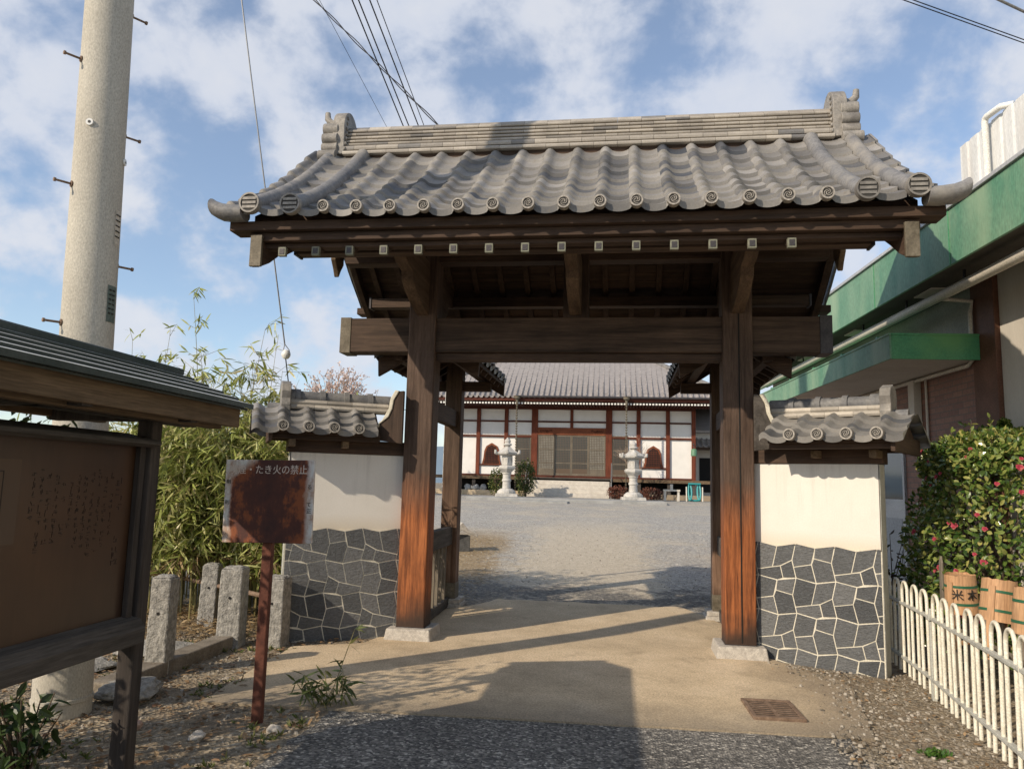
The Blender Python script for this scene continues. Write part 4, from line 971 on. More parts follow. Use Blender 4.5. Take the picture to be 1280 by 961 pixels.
# ------------------------------------------------------------------ stone posts, kerb and pipe rail on the left
def stone_post(x, y, h, rz, lab, w=.10, tilt=0):
    t = thing('stone_post', lab, 'stone post', (x, y, 0), rz, 'granite posts along the left verge')
    o = MB(); o.taper(0, 0, -.1, h - .02, w + .004, w + .004, w, w); o.taper(0, 0, h - .02, h, w, w, w - .03, w - .03)
    o = o.build('shaft', M_GRAN2, t, bevel=.012)
    d = o.modifiers.new('sub', 'SUBSURF'); d.subdivision_type = 'SIMPLE'; d.levels = 4; d.render_levels = 4
    tex = bpy.data.textures.new('chiselled', 'CLOUDS'); tex.noise_scale = .045; dm = o.modifiers.new('rough', 'DISPLACE'); dm.texture = tex; dm.strength = .016; dm.texture_coords = 'GLOBAL'
    t.rotation_euler = (0, tilt, rz)
    MB().lathe([(0, -.002), (.012, -.002), (.012, .002), (0, .002)], 10).build('rail_hole', M_DARKV, t, loc=(0, -w - .004, h * .62)).rotation_euler = (R(90), 0, 0)
    return t
stone_post(-3.00, -.66, .70, R(8), 'chiselled granite post standing on the kerb directly left of the rusty sign post')
stone_post(-3.70, .18, .62, R(12), 'leaning granite post farther back, between the tall post and the notice board', .080, R(2))
stone_post(-2.64, -.55, .62, R(2), 'granite post with a drilled hole tight against the left wing wall')
stone_post(-3.02, -1.72, .74, R(6), 'granite post just right of the notice board post, in shade', .078)
b = MB()
for y0, y1 in ((-2.42, -1.74), (-1.72, -.72)): b.box(-3.11, -2.93, y0, y1, -.08, .105)
o = b.build('kerb_edging', nmat('dirty_kerb_stone', (.15, .125, .095), (.25, .215, .17), 6, .9, 60, .6, .008), bevel=.012); tag(o, 'low stone kerb under the row of granite posts', 'kerb'); 
o = MB().tube([(-2.64, -.50, .40), (-3.70, .22, .40), (-4.9, .95, .42)], .022, 8).build('pipe_rail', M_IRON, smooth=True); tag(o, 'rusty pipe rail running between the granite posts in front of the bamboo', 'rail')
def rock(name, x, y, z, sx_, sy_, sz_, mat, lab, cat, seed, group=None):
    bm = bmesh.new(); bmesh.ops.create_icosphere(bm, subdivisions=3, radius=1)
    for v in bm.verts:
        k = 1 + .35 * mnoise.noise(v.co * 1.3 + Vector((seed, 0, 0))) + .12 * mnoise.noise(v.co * 4 + Vector((seed, 3, 0)))
        v.co = Vector((v.co.x * sx_ * k, v.co.y * sy_ * k, v.co.z * sz_ * k))
    me = bpy.data.meshes.new(name); bm.to_mesh(me); bm.free(); me.materials.append(mat); o = bpy.data.objects.new(name, me); COL.objects.link(o); o.location = (x, y, z); tag(o, lab, cat, group); return o
rock('fallen_stone', -2.84, -2.34, .06, .20, .22, .06, M_GRAN2, 'flat broken stone lying at the end of the kerb beside the pole base', 'stone', 3)
rock('flat_stone', -3.55, -1.0, .02, .38, .25, .05, M_GRAN2, 'flat pale stone lying on the ground behind the kerb', 'stone', 8)
rock('flat_stone', -3.75, -1.75, .02, .32, .30, .06, M_GRAN2, 'flat grey stone seen through the gap under the notice board', 'stone', 12)
rock('pink_stone', -2.42, -2.92, .02, .06, .05, .035, nmat('pinkish_stone', (.40, .26, .20), (.50, .36, .29), 10), 'small pinkish stone in the litter beside the pole base', 'stone', 14)
rock('pale_stone', -1.58, -2.80, .015, .045, .04, .03, M_GRAN, 'small pale stone at the foot of the sign post', 'stone', 17)
rock('pale_stone', -1.95, -3.02, .015, .04, .05, .028, M_GRAN, 'small white stone in the weeds between sign and notice board', 'stone', 19)

# ------------------------------------------------------------------ foliage helper
def leaf_mesh(name, leaves, mats, parent=None, fold=.0):
    """leaves: (pos, dir, normal, length, width, shape, mat) ; shape 0 lance, 1 oval."""
    vs, fs, mi = [], [], []
    for p, d, nrm, L_, w, sh, m in leaves:
        d = d.normalized(); s = d.cross(nrm)
        if s.length < 1e-4: s = d.orthogonal()
        s.normalize(); k = len(vs); up = s.cross(d)
        if sh == 0:
            a = p + d * L_ * .35 - up * (L_ * .02); e = p + d * L_ - up * (L_ * .16); c = p + d * L_ * .7 - up * (L_ * .06)
            vs += [p, a + s * w, a - s * w, c + s * w * .7, c - s * w * .7, e]; fs += [(k, k + 1, k + 2), (k + 1, k + 3, k + 4, k + 2), (k + 3, k + 5, k + 4)]; mi += [m] * 3
        else:
            a = p + d * L_ * .3 + up * L_ * .05; c = p + d * L_ * .7 + up * L_ * .04; e = p + d * L_ - up * L_ * .06; mid = p + d * L_ * .5
            vs += [p, a + s * w * .85, mid, a - s * w * .85, c + s * w * .8, c - s * w * .8, e]
            fs += [(k, k + 1, k + 2), (k, k + 2, k + 3), (k + 1, k + 4, k + 2), (k + 3, k + 2, k + 5), (k + 2, k + 4, k + 6), (k + 2, k + 6, k + 5)]; mi += [m] * 6
    me = bpy.data.meshes.new(name); me.from_pydata([tuple(v) for v in vs], [], fs); me.update()
    for m in mats: me.materials.append(m)
    if len(mats) > 1: me.polygons.foreach_set('material_index', mi)
    o = bpy.data.objects.new(name, me); COL.objects.link(o)
    if parent: o.parent = parent
    return o
def rv(r, k=1): return Vector((r.uniform(-k, k), r.uniform(-k, k), r.uniform(-k, k)))

# ------------------------------------------------------------------ bamboo
def bamboo_clump(lab, x, y, n_culm, spread_x, spread_y, hgt, seed, dens=26, name='bamboo_clump', leafL=(.12, .22), low=.28):
    r = random.Random(seed); t = thing(name, lab, 'bamboo', (x, y, 0), 0, 'bamboo along the left verge')
    cu = MB(); lv = []
    for c in range(n_culm):
        bx_, by_ = r.uniform(-spread_x, spread_x), r.uniform(-spread_y, spread_y)
        h = hgt * r.uniform(.66, 1.0); lean = Vector((r.uniform(-.28, .28), r.uniform(-.42, .10), 0)); pts = []
        for i in range(9):
            q = i / 8; pts.append(Vector((bx_, by_, 0)) + lean * q * q * h * .55 + Vector((0, 0, h * q - .18 * q * q * lean.length * h)))
        cu.tube(pts, [.010 - .008 * i / 8 for i in range(9)], 5)
        for i in range(dens):
            q = r.uniform(low, 1); k = min(7, int(q * 8)); p = pts[k].lerp(pts[k + 1], q * 8 - k)
            br = Vector((r.uniform(-1, 1), r.uniform(-1.2, .6), r.uniform(-.1, .5))).normalized() * r.uniform(.06, .34)
            e = p + br
            if br.length > .22: cu.tube([p, e], [.003, .0015], 3, cap=False)
            for _ in range(r.randint(3, 6)):
                d = Vector((r.uniform(-1, 1), r.uniform(-1, .7), r.uniform(-1.1, .25)))
                lv.append((p.lerp(e, r.uniform(.4, 1)), d, rv(r) + Vector((0, 0, 1)), r.uniform(*leafL), r.uniform(.009, .0145), 0, 0 if (q > .33 or r.random() < .45) else 1))
    cu.build('culms', M_CULM, t, fix=False); leaf_mesh('foliage', lv, [M_LBAMB, M_LDRY], t); return t
bamboo_clump('dense bamboo thicket directly behind the rusty sign', -3.25, .95, 58, .6, .5, 2.15, 41, 42)
bamboo_clump('dense bamboo thicket between the sign and the notice board post', -4.15, .80, 60, .6, .5, 2.45, 42, 42)
bamboo_clump('bamboo thicket seen through the gap under the notice board roof', -5.4, .9, 40, .8, .5, 2.25, 43, 26)
bamboo_clump('bamboo thicket at the far left behind the notice board', -7.0, .9, 36, .9, .5, 2.2, 44, 24)
def tall_shoot(lab, x, y, h, seed, lean):
    r = random.Random(seed); t = thing('bamboo_shoot', lab, 'bamboo', (x, y, 0), 0, 'tall bamboo shoots against the sky'); cu = MB(); lv = []
    pts = [Vector((lean * (i / 10) ** 2, 0, h * i / 10)) for i in range(11)]; cu.tube(pts, [.011 - .009 * i / 10 for i in range(11)], 6)
    for i in range(4, 11):
        for _ in range(4 if i < 10 else 2):
            p = pts[i]; br = Vector((r.uniform(-1, 1), r.uniform(-.6, .6), r.uniform(.2, .9))).normalized() * r.uniform(.10, .26); cu.tube([p, p + br], [.0035, .0015], 3, cap=False)
            for _ in range(r.randint(3, 6)): lv.append((p + br * r.uniform(.5, 1), Vector((r.uniform(-1, 1), r.uniform(-.6, .6), r.uniform(-.9, .5))), rv(r) + Vector((0, -1, .5)), r.uniform(.10, .18), .011, 0, 0))
    cu.build('culm', M_CULM, t, fix=False); leaf_mesh('foliage', lv, [M_LBAMB], t)
bamboo_clump('bamboo thicket in the second row, behind the others', -3.9, 1.9, 60, 1.2, .4, 2.5, 47, 34)
bamboo_clump('loose taller bamboo rising behind the ridge of the left wing wall', -3.35, 1.5, 22, .5, .3, 2.75, 48, 30, low=.4)
bamboo_clump('loose taller bamboo left of the guy wire', -4.3, 1.4, 24, .6, .3, 2.95, 49, 30, low=.4)
tall_shoot('tallest bamboo shoot, a leafy plume left of the guy wire', -4.35, 1.0, 3.60, 51, -.28)
tall_shoot('bamboo shoot with a drooping tip above the notice board roof', -5.05, 1.0, 3.15, 52, .15)
tall_shoot('thin bamboo shoot, farthest left against the sky', -5.35, 1.1, 3.12, 53, -.1)
tall_shoot('bamboo shoot leaning right beside the guy wire', -3.95, 1.0, 3.22, 54, .25)
tall_shoot('short bamboo shoot just left of the egg insulator', -3.62, .9, 2.95, 55, .12)
tall_shoot('bamboo shoot in front of the tallest plume', -4.15, .7, 2.85, 56, -.15)

# dwarf bamboo at the edge of the road
t = thing('dwarf_bamboo', 'small dwarf bamboo sprig growing at the asphalt edge right of the sign post', 'plant', (-1.44, -2.28, 0)); r = random.Random(3); lv = []; cu = MB()
for k in range(11):
    lean = Vector((r.uniform(-.16, .16), r.uniform(-.1, .1), 0)); h = r.uniform(.12, .26) if k else .52
    if k == 0: lean = Vector((.17, 0, 0))
    p0 = Vector((r.uniform(-.10, .10), r.uniform(-.05, .05), 0)); pts = [p0 + lean * (i / 5) + Vector((0, 0, h * i / 5)) for i in range(6)]; cu.tube(pts, [.003] * 5 + [.0012], 4)
    for i in range(2, 6):
        for _ in range(3): lv.append((pts[i], Vector((r.uniform(-1, 1), r.uniform(-.7, .5), r.uniform(-.8, .6))), rv(r) + Vector((0, 0, 1)), r.uniform(.07, .14), .009, 0, 0))
cu.build('stems', M_CULM, t, fix=False); leaf_mesh('foliage', lv, [leafmat('sprig_leaf', [(.05, .075, .018), (.09, .12, .03), (.15, .15, .05)])], t)
# broad-leaved shrub at the extreme lower left
t = thing('broadleaf_shrub', 'dark broad-leaved shrub in front of the pole base at the lower left edge', 'shrub', (-2.30, -3.95, 0)); r = random.Random(9); lv = []; cu = MB()
for k in range(26):
    e = Vector((r.uniform(-.3, .16), r.uniform(-.25, .15), r.uniform(.18, .58))); cu.tube([(0, 0, 0), e * .5 + Vector((0, 0, .05)), e], [.008, .005, .003], 4)
    for _ in range(9): lv.append((e * r.uniform(.6, 1), rv(r), rv(r) + Vector((0, 0, 1)), r.uniform(.05, .10), .018, 1, 0))
cu.build('stems', M_TRUNK, t, fix=False); leaf_mesh('foliage', lv, [M_LDK], t)
# dry vine and shrub behind the notice board gap
t = thing('dark_shrub', 'dark evergreen shrub behind the top rail of the notice board', 'shrub', (-3.15, -3.95, 0)); r = random.Random(19); lv = []; cu = MB()
for k in range(56):
    e = Vector((r.uniform(-.45, .38), r.uniform(-.8, .7), r.uniform(.5, 1.98))); cu.tube([(0, 0, 0), e * .6, e], [.015, .008, .003], 4)
    for _ in range(26): lv.append((e + rv(r, .18), rv(r), rv(r) + Vector((0, 0, 1)), r.uniform(.05, .09), .02, 1, 0))
cu.build('stems', M_TRUNK, t, fix=False); leaf_mesh('foliage', lv, [M_LDK], t)

# ------------------------------------------------------------------ ground litter (uncountable)
def scatter_pebbles(name, n, area, seed, smin, smax, mat, zf=lambda x, y: 0):
    r = random.Random(seed); vs, fs = [], []
    for _ in range(n):
        x, y = area(r); s = smin + (smax - smin) * r.random() ** 3; k = len(vs); z = zf(x, y)
        a = r.uniform(0, 6.28); ca, sa = math.cos(a), math.sin(a); e = [s * r.uniform(.7, 1.3), s * r.uniform(.6, 1.1), s * r.uniform(.4, .8)]
        ring = [(e[0] * math.cos(q * 1.0472 + .2) * r.uniform(.85, 1.15), e[1] * math.sin(q * 1.0472 + .2) * r.uniform(.85, 1.15)) for q in range(6)]
        vs += [(x + ca * p - sa * q, y + sa * p + ca * q, z - .002) for p, q in ring] + [(x + ca * p * .6 - sa * q * .6, y + sa * p * .6 + ca * q * .6, z + e[2]) for p, q in ring]
        fs += [(k + i, k + (i + 1) % 6, k + 6 + (i + 1) % 6, k + 6 + i) for i in range(6)] + [tuple(k + 6 + i for i in range(6))]
    me = bpy.data.meshes.new(name); me.from_pydata(vs, [], fs); me.update(); me.materials.append(mat); o = bpy.data.objects.new(name, me); COL.objects.link(o); return o
def left_area(r):
    while True:
        x, y = r.uniform(-3.9, -1.35), r.uniform(-4.6, .4)
        if y < -2.25 and x > -1.42: continue
        if y > -2.35 and x > apl(y) - .02 + abs(r.gauss(0, .10)): continue
        return x, y
def right_area(r):
    while True:
        x, y = r.uniform(1.7, 2.95), r.uniform(-4.2, -.15)
        if x > 2.9 + .107 * y + .35 or (y > -2.1 and x < apr(y) - .05 - abs(r.gauss(0, .16))) or (y < -2.1 and x < 1.72): continue
        return x, y
o = scatter_pebbles('verge_gravel', 5000, left_area, 1, .003, .020, M_PEBB); tag(o, 'loose gravel and chippings on the dirt verge at the left', 'gravel', kind='stuff')
o = scatter_pebbles('verge_gravel', 6500, right_area, 2, .003, .019, M_PEBB, lambda x, y: .017 if x < apr(y) else 0); tag(o, 'loose gravel along the foot of the ivory fence at the right', 'gravel', kind='stuff')
def yard_area(r):
    while True:
        x, y = r.uniform(-3.5, 3.5), r.uniform(1.9, 14)
        if abs(x - .1) < .95 and y < 6 and r.random() < .75: continue
        return x, y
o = scatter_pebbles('yard_stones', 4200, yard_area, 4, .004, .018, leafmat('pale_pebble', [(.22, .20, .17), (.32, .30, .26), (.42, .39, .34), (.50, .47, .42)], .9, 0), lambda x, y: g(y) + .01); tag(o, 'scattered stones on the yard just inside the gate', 'gravel', kind='stuff')
def litter(name, n, area, seed, mats, L_, w, lab, cat, z=(.004, .02), shape=1):
    r = random.Random(seed); lv = []
    for _ in range(n):
        x, y = area(r); lv.append((Vector((x, y, r.uniform(*z) + g(y))), Vector((r.uniform(-1, 1), r.uniform(-1, 1), r.uniform(-.1, .2))), rv(r, .5) + Vector((0, 0, 1)), r.uniform(*L_), r.uniform(*w), shape, 0))
    o = leaf_mesh(name, lv, mats); tag(o, lab, cat, kind='stuff'); return o
litter('leaf_litter', 1500, left_area, 6, [M_LITTER], (.03, .08), (.006, .016), 'dead leaves and bamboo litter on the left verge', 'leaf litter')
def bam_area(r): return r.uniform(-4.9, -2.6), r.uniform(-.6, .9)
litter('bamboo_litter', 2600, bam_area, 16, [M_LDRY], (.06, .15), (.005, .010), 'dry fallen bamboo leaves under the thicket', 'leaf litter', (.005, .10), 0)
litter('leaf_litter', 320, right_area, 7, [M_LITTER], (.02, .05), (.006, .014), 'dead leaves along the fence foot', 'leaf litter')
def weeds(name, n, area, seed, lab):
    r = random.Random(seed); lv = []
    for _ in range(n):
        x, y = area(r)
        if mnoise.noise(Vector((x * 1.7, y * 1.7, seed))) < .08: continue
        for _ in range(7): lv.append((Vector((x, y, g(y))), Vector((r.uniform(-1, 1), r.uniform(-1, 1), r.uniform(.25, 1.2))), rv(r) + Vector((0, 0, .4)), r.uniform(.02, .06), .005, 0, 0))
    o = leaf_mesh(name, lv, [M_WEED]); tag(o, lab, 'weeds', kind='stuff')
weeds('low_weeds', 900, left_area, 12, 'low green weeds creeping over the left verge')
t = thing('weed_tuft', 'small green weed tuft in the gravel near the fence', 'weed', (2.28, -2.35, 0)); r = random.Random(77); lv = []
for _ in range(110): lv.append((Vector((r.gauss(0, .035), r.gauss(0, .03), 0)), Vector((r.uniform(-1, 1), r.uniform(-1, 1), r.uniform(.2, 1))), rv(r), r.uniform(.02, .06), .008, 0, 0))
leaf_mesh('leaves', lv, [leafmat('tuft_leaf', [(.05, .12, .02), (.10, .19, .03)])], t)
def yv(r):
    y = r.uniform(2.4, 9.5); return r.uniform(-4.2, -1.1 - .1 * y), y
litter('dry_grass', 5000, yv, 21, [leafmat('dry_grass_blade', [(.30, .22, .11), (.42, .32, .17), (.22, .15, .08)], .8, .2)], (.03, .09), (.003, .006), 'dry grass and litter beside the driveway inside the gate', 'dry grass', (.005, .03), 0)

# drain grate in the apron
t = thing('drain_grate', 'rusty cast iron drain grate set in the concrete before the right post', 'drain grate', (1.487, -1.69, .026), R(2))
b = MB(); x0, y0 = .155, .215
for a in (-1, 1): b.box(a * x0 - .014, a * x0 + .014, -y0 - .014, y0 + .014, -.01, .010); b.box(-x0 + .014, x0 - .014, a * y0 - .014, a * y0 + .014, -.01, .010)
b.build('frame', M_IRON, t, bevel=.002); MB().box(-x0, x0, -y0, y0, -.004, .0022).build('dark_sump', M_DARKV, t)
b = MB(); b.box(-.012, .012, -y0 + .014, y0 - .014, -.001, .0055)
for k in range(9): b.box(-x0 + .014, x0 - .014, -y0 + .03 + k * .046, -y0 + .03 + k * .046 + .020, -.001, .006)
b.build('bars', M_IRON, t)

# ------------------------------------------------------------------ brick building with green fascia (right)
gb_ = thing('brick_building', 'brown brick building with a faded green fascia along the right side', 'building', (4.2, 0, 0), R(3.9))
MB().box(0, .25, 1.14, 2.94, .2, 3.16).build('brick_wall', M_BRICK, gb_); MB().box(0, .25, 3.80, 9.2, .2, 3.16).build('brick_wall', M_BRICK, gb_)
MB().box(0, .25, 2.94, 3.80, 2.42, 3.16).build('brick_wall', M_BRICK, gb_)
MB().box(-.02, .3, -14, 9.2, -.1, .2).build('plinth', M_PLAT, gb_)
MB().box(.012, .24, 1.14, 9.2, 3.16, 3.80).build('upper_panel', nmat('grey_upper_panel', (.36, .345, .315), (.44, .42, .38), 2, .8), gb_)
MB().box(-.045, .26, .70, 1.135, .2, 3.80).build('steel_column', M_RUSTC, gb_, bevel=.006)
y = .695; k = 0
while y > -9:
    MB().box(0, .2, y - .895, y - .005, .2, 3.80).build('wall_panel', M_PANEL, gb_, bevel=.004); y -= .90
MB().box(.03, .2, -9, .7, .2, 3.8).build('panel_backing', M_RUSTC, gb_)
# door
dr_ = MB(); dr_.box(-.03, .10, 2.945, 3.0, .22, 2.42); dr_.box(-.03, .10, 3.74, 3.795, .22, 2.42); dr_.box(-.03, .10, 3.0, 3.74, 2.36, 2.42); dr_.build('door_frame', M_ALU, gb_, bevel=.004)
dl = MB(); dl.box(0, .04, 3.005, 3.735, .24, 1.28); dl.box(0, .04, 3.005, 3.735, 1.28, 1.44); dl.box(0, .04, 3.005, 3.07, 1.44, 2.355); dl.box(0, .04, 3.67, 3.735, 1.44, 2.355); dl.box(0, .04, 3.07, 3.67, 2.28, 2.355)
dl = dl.build('door', M_ALU, gb_, bevel=.003); MB().box(.012, .028, 3.07, 3.67, 1.44, 2.28).build('glass', M_GLASS, dl)
b = MB(); b.box(-.006, 0, 3.10, 3.64, .42, 1.20); b.build('panel_field', nmat('door_panel', (.34, .355, .37), (.40, .41, .42), 2, .5), dl, bevel=.004)
b = MB(); b.box(-.02, -.001, 3.665, 3.72, 1.31, 1.43); b.tube([(-.02, 3.69, 1.385), (-.055, 3.69, 1.385), (-.06, 3.59, 1.385)], .011, 8); b.build('handle', M_STEEL, dl)
st = MB(); st.box(-.034, -.031, 3.742, 3.794, 1.88, 2.06); st = st.build('sticker', M_WHITEP, gb_)
b = MB(); n = 20; ring = [(-.0355, 3.768 + r_ * math.cos(2 * math.pi * j / n), 1.985 + r_ * 1.4 * math.sin(2 * math.pi * j / n)) for r_ in (.013, .021) for j in range(n)]
b.add(ring, [(j, (j + 1) % n, n + (j + 1) % n, n + j) for j in range(n)]); b.add([(-.0355, 3.757, 2.0), (-.0355, 3.761, 2.004), (-.0355, 3.779, 1.972), (-.0355, 3.775, 1.968)], [(0, 1, 2, 3)]); b.build('sticker_mark', flat('sticker_red', (.5, .03, .05)), st, fix=False)
MB().box(-.09, 0, 2.44, 2.60, 2.10, 2.88).build('pale_box', M_SOFF, gb_, bevel=.006)
# canopy over the door
MB().prism([(-.93, 1.0), (-.93, 9.0), (-.002, 9.0), (-.002, 1.16), (-.045, 1.0)], 'z', 3.095, 3.135).build('canopy_roof', M_GREEN2, gb_, bevel=.004)
b = MB(); b.box(-.945, -.925, .98, 9.02, 2.885, 3.15); b.box(-.955, -.925, .975, 9.02, 3.135, 3.155); b.build('canopy_fascia', M_GREEN, gb_, bevel=.003)
b = MB(); b.box(-.925, -.05, .98, 1.0, 2.885, 3.15); b.box(-.93, -.05, .97, 1.0, 3.135, 3.156); b.build('canopy_end', M_GREEN2, gb_, bevel=.003)
for k in range(9): MB().box(-.922, -.004, 1.003 + .9 * k, 1.895 + .9 * k, 2.905, 2.925).build('canopy_soffit', M_SOFF, gb_)
for k in range(7): MB().box(-.90, -.84, 1.4 + 1.1 * k, 1.46 + 1.1 * k, 3.156, 3.20).build('canopy_clip', M_GREEN2, gb_)
# roof edge
MB().box(-.62, -.59, -12, 9.6, 3.69, 4.235).build('fascia', M_GREEN, gb_, bevel=.004)
for k in range(11): MB().box(-.626, -.6205, -10.6 + 1.82 * k, -10.585 + 1.82 * k, 3.695, 4.23).build('fascia_seam', M_GREEN2, gb_)
MB().box(-.645, -.585, -12, 9.6, 4.237, 4.275).build('fascia_trim', M_ALU, gb_, bevel=.004)
MB().box(-.59, 9, -12, 9.6, 4.16, 4.23).build('flat_roof', M_PLAT, gb_)
MB().box(.20, 6, 9.0, 9.2, .2, 4.16).build('end_wall', M_PANEL, gb_)
MB().box(-.588, 0, -12, 9.6, 3.70, 3.74).build('soffit', nmat('dark_soffit', (.075, .065, .055), (.10, .09, .075), 3, .8), gb_)
for y in (-2.0, 1.2, 3.4, 5.6): MB().box(-.40, -.22, y, y + .42, 3.685, 3.699).build('soffit_vent', M_SOFF, gb_)
MB().tube([(-.40, -12, 3.54), (-.40, 9.5, 3.57)], .052, 14).build('gutter_pipe', M_CREAM, gb_, smooth=True)
for k in range(11): y = -6 + k * 1.3; MB().box(-.408, -.392, y, y + .03, 3.55, 3.70).build('pipe_hanger', M_BLACK, gb_)
MB().tube([(-.40, 1.05, 3.54), (-.06, 1.07, 3.52), (-.075, 1.09, 3.40), (-.075, 1.09, 2.90), (-.06, 1.2, 2.86), (-.05, 4.5, 2.87)], .022, 10).build('down_pipe', M_CREAM, gb_, smooth=True)
MB().tube([(-.02, 2.27, 2.88), (-.02, 2.27, 1.36)], .014, 8).build('conduit', M_SOFF, gb_, smooth=True)
MB().box(-.10, 0, 2.20, 2.36, 1.16, 1.38).build('meter_box', M_BLACK, gb_, bevel=.012)
# corrugated sheet screen on the roof with a white overflow pipe
b = MB(); yy = 3.24; pts = []
k = 0
while yy > -9: pts += [(1.0, yy), (.985, yy - .03), (.985, yy - .20), (1.0, yy - .23)]; yy -= .26
vs = [(x, y, 4.23) for x, y in pts] + [(x, y, 6.16 + .006 * y) for x, y in pts]; n = len(pts)
b.add(vs, [(i, i + 1, n + i + 1, n + i) for i in range(n - 1)]); b.box(1.02, 3.4, -8.9, 3.22, 4.23, 6.13); b.build('roof_screen', M_WHITEP, gb_, fix=False)
MB().tube([(.92, 2.46, 4.25), (.92, 2.46, 6.17), (.92, 2.44, 6.21), (.92, 2.40, 6.22), (.95, 2.15, 6.22), (1.05, 2.05, 6.20)], .04, 12).build('overflow_pipe', M_WPIPE, gb_, smooth=True)

# ------------------------------------------------------------------ ivory hooped fence
fe = thing('hoop_fence', 'ivory steel fence of hooped tubes running along the right edge', 'fence', (2.76, -1.06, 0))
def fence_run(p, q, n, wd, z0=.60, lead=.5):
    p, q = Vector(p), Vector(q); d = (q - p); L_ = d.length; d.normalize(); rz = math.atan2(d.y, d.x); nr = Vector((-d.y, d.x, 0))
    for z in (.595, .15): MB().bar(p + Vector((0, 0, z)), q + Vector((0, 0, z)), .036, .022).build('rail', M_FRAIL, fe, bevel=.003)
    h0 = None; pitch = L_ / n
    for k in range(n):
        c = p + d * pitch * (k + lead)
        if h0 is None:
            pts = [(-wd / 2, 0, .03), (-wd / 2, 0, .70)] + [(-wd / 2 * math.cos(math.pi * j / 10), 0, .70 + .075 * math.sin(math.pi * j / 10)) for j in range(1, 10)] + [(wd / 2, 0, .70), (wd / 2, 0, .03)]
            h0 = MB().tube(pts, .0125, 10).build('hoop', M_FENCE, fe, smooth=True); h0.location = c; h0.rotation_euler = (0, 0, rz)
        else: part_copy(h0, c, (R(rnd.uniform(-.8, .8)), R(rnd.uniform(-.6, .6)), rz))
fence_run((.10, 1.36, 0), (.005, .03, 0), 5, .15)
fence_run((-.005, -.02, 0), (-.21, -1.92, 0), 8, .14)
fence_run((-.215, -1.97, 0), (-.42, -3.87, 0), 8, .14)
for p in ((0, 0), (-.212, -1.945), (.105, 1.42)):
    MB().box(p[0] - .016, p[0] + .016, p[1] - .016, p[1] + .016, -.05, .66).build('fence_post', M_FRAIL, fe, bevel=.003)
    MB().box(p[0] - .03, p[0] + .03, p[1] - .03, p[1] + .03, .575, .615).build('clamp', M_FRAIL, fe, bevel=.004)

# ------------------------------------------------------------------ wooden pickets and the upturned buckets
pf_ = thing('picket_fence', 'low row of grey pointed wooden pickets behind the ivory fence', 'fence', (3.12, -.9, 0))
p0 = MB().prism([(-.028, -.05), (.028, -.05), (.028, .93), (0, .985), (-.028, .93)], 'y', -.009, .009).build('picket', M_PICK, pf_, bevel=.002)
fst = True
for k in range(13):
    y = .76 - .30 * k; x = .03 + .05 * (y); h = (0, R(rnd.uniform(-1.5, 1.5)), R(88)); L_ = (x, y, 0 if k == 0 else -.30 + rnd.uniform(-.02, .02))
    if fst: p0.location = L_; p0.rotation_euler = h; fst = False
    else: part_copy(p0, L_, h)
MB().bar((.07, .80, .42), (-.14, -3.3, .40), .02, .05).build('rail', M_PICK, pf_, bevel=.003)
def bucket(lab, x, y, z, tilt, rz, chars):
    t = thing('wooden_bucket', lab, 'bucket', (x, y, z), rz, 'wooden pails hung upside down on the pickets'); t.rotation_euler = (tilt[0], tilt[1], rz)
    b = MB(); n = 26; ring = []
    for (r_, zz, jag) in ((.108, .29, 1), (.117, 0, 0), (.104, .0, 0), (.096, .27, 0)):
        for j in range(n):
            a = 2 * math.pi * j / n; ring.append((r_ * math.cos(a), r_ * math.sin(a), zz + (rnd.uniform(-.008, .006) if jag else 0)))
    fs = [(i * n + j, i * n + (j + 1) % n, (i + 1) * n + (j + 1) % n, (i + 1) * n + j) for i in range(3) for j in range(n)]
    b.add(ring, fs); b.lathe([(0, .255), (.0965, .255), (.0965, .275), (0, .275)], n); o = b.build('staves', M_BUCK, t, smooth=True)
    for zz in (.205, .075): 
        rr = .1175 - .009 * zz / .29 + .0012
        MB().lathe([(rr - .004, zz - .009), (rr + .002, zz - .009), (rr + .0015, zz + .009), (rr - .004, zz + .009)], 32).build('band', M_BUCKB, t, smooth=True)
    for a in (R(-150), R(30)):
        MB().bar((.113 * math.cos(a), .113 * math.sin(a), .24), (.123 * math.cos(a), .123 * math.sin(a), -.26), .045, .014, (math.cos(a), math.sin(a), 0)).build('handle_stave', M_BUCK, t, bevel=.003)
    a = R(30); MB().bar((-.15 * math.cos(a), -.15 * math.sin(a), -.225), (.15 * math.cos(a), .15 * math.sin(a), -.225), .03, .03).build('handle_bar', M_BUCK, t, bevel=.006)
    for ch, a in chars:
        a = R(a); rr = .1155; tq = text('painted_character', ch, .085, M_INK, t, (rr * math.cos(a), rr * math.sin(a), .142), (R(90), 0, a + R(90)), .004)
    return t
bucket('upturned wooden bucket with two black characters and green bands, leftmost of the hanging pails', 3.06, -.86, .615, (R(2), R(-2), ), R(0), (('米', -124), ('木', -72)))
bucket('upturned plain wooden bucket with green bands, tilted, between its two neighbours', 3.07, -1.40, .635, (R(-3), R(9)), R(15), ())
bucket('upturned wooden bucket at the right edge of the picture, its left half in view', 3.055, -1.90, .635, (R(2), R(5)), R(40), ())

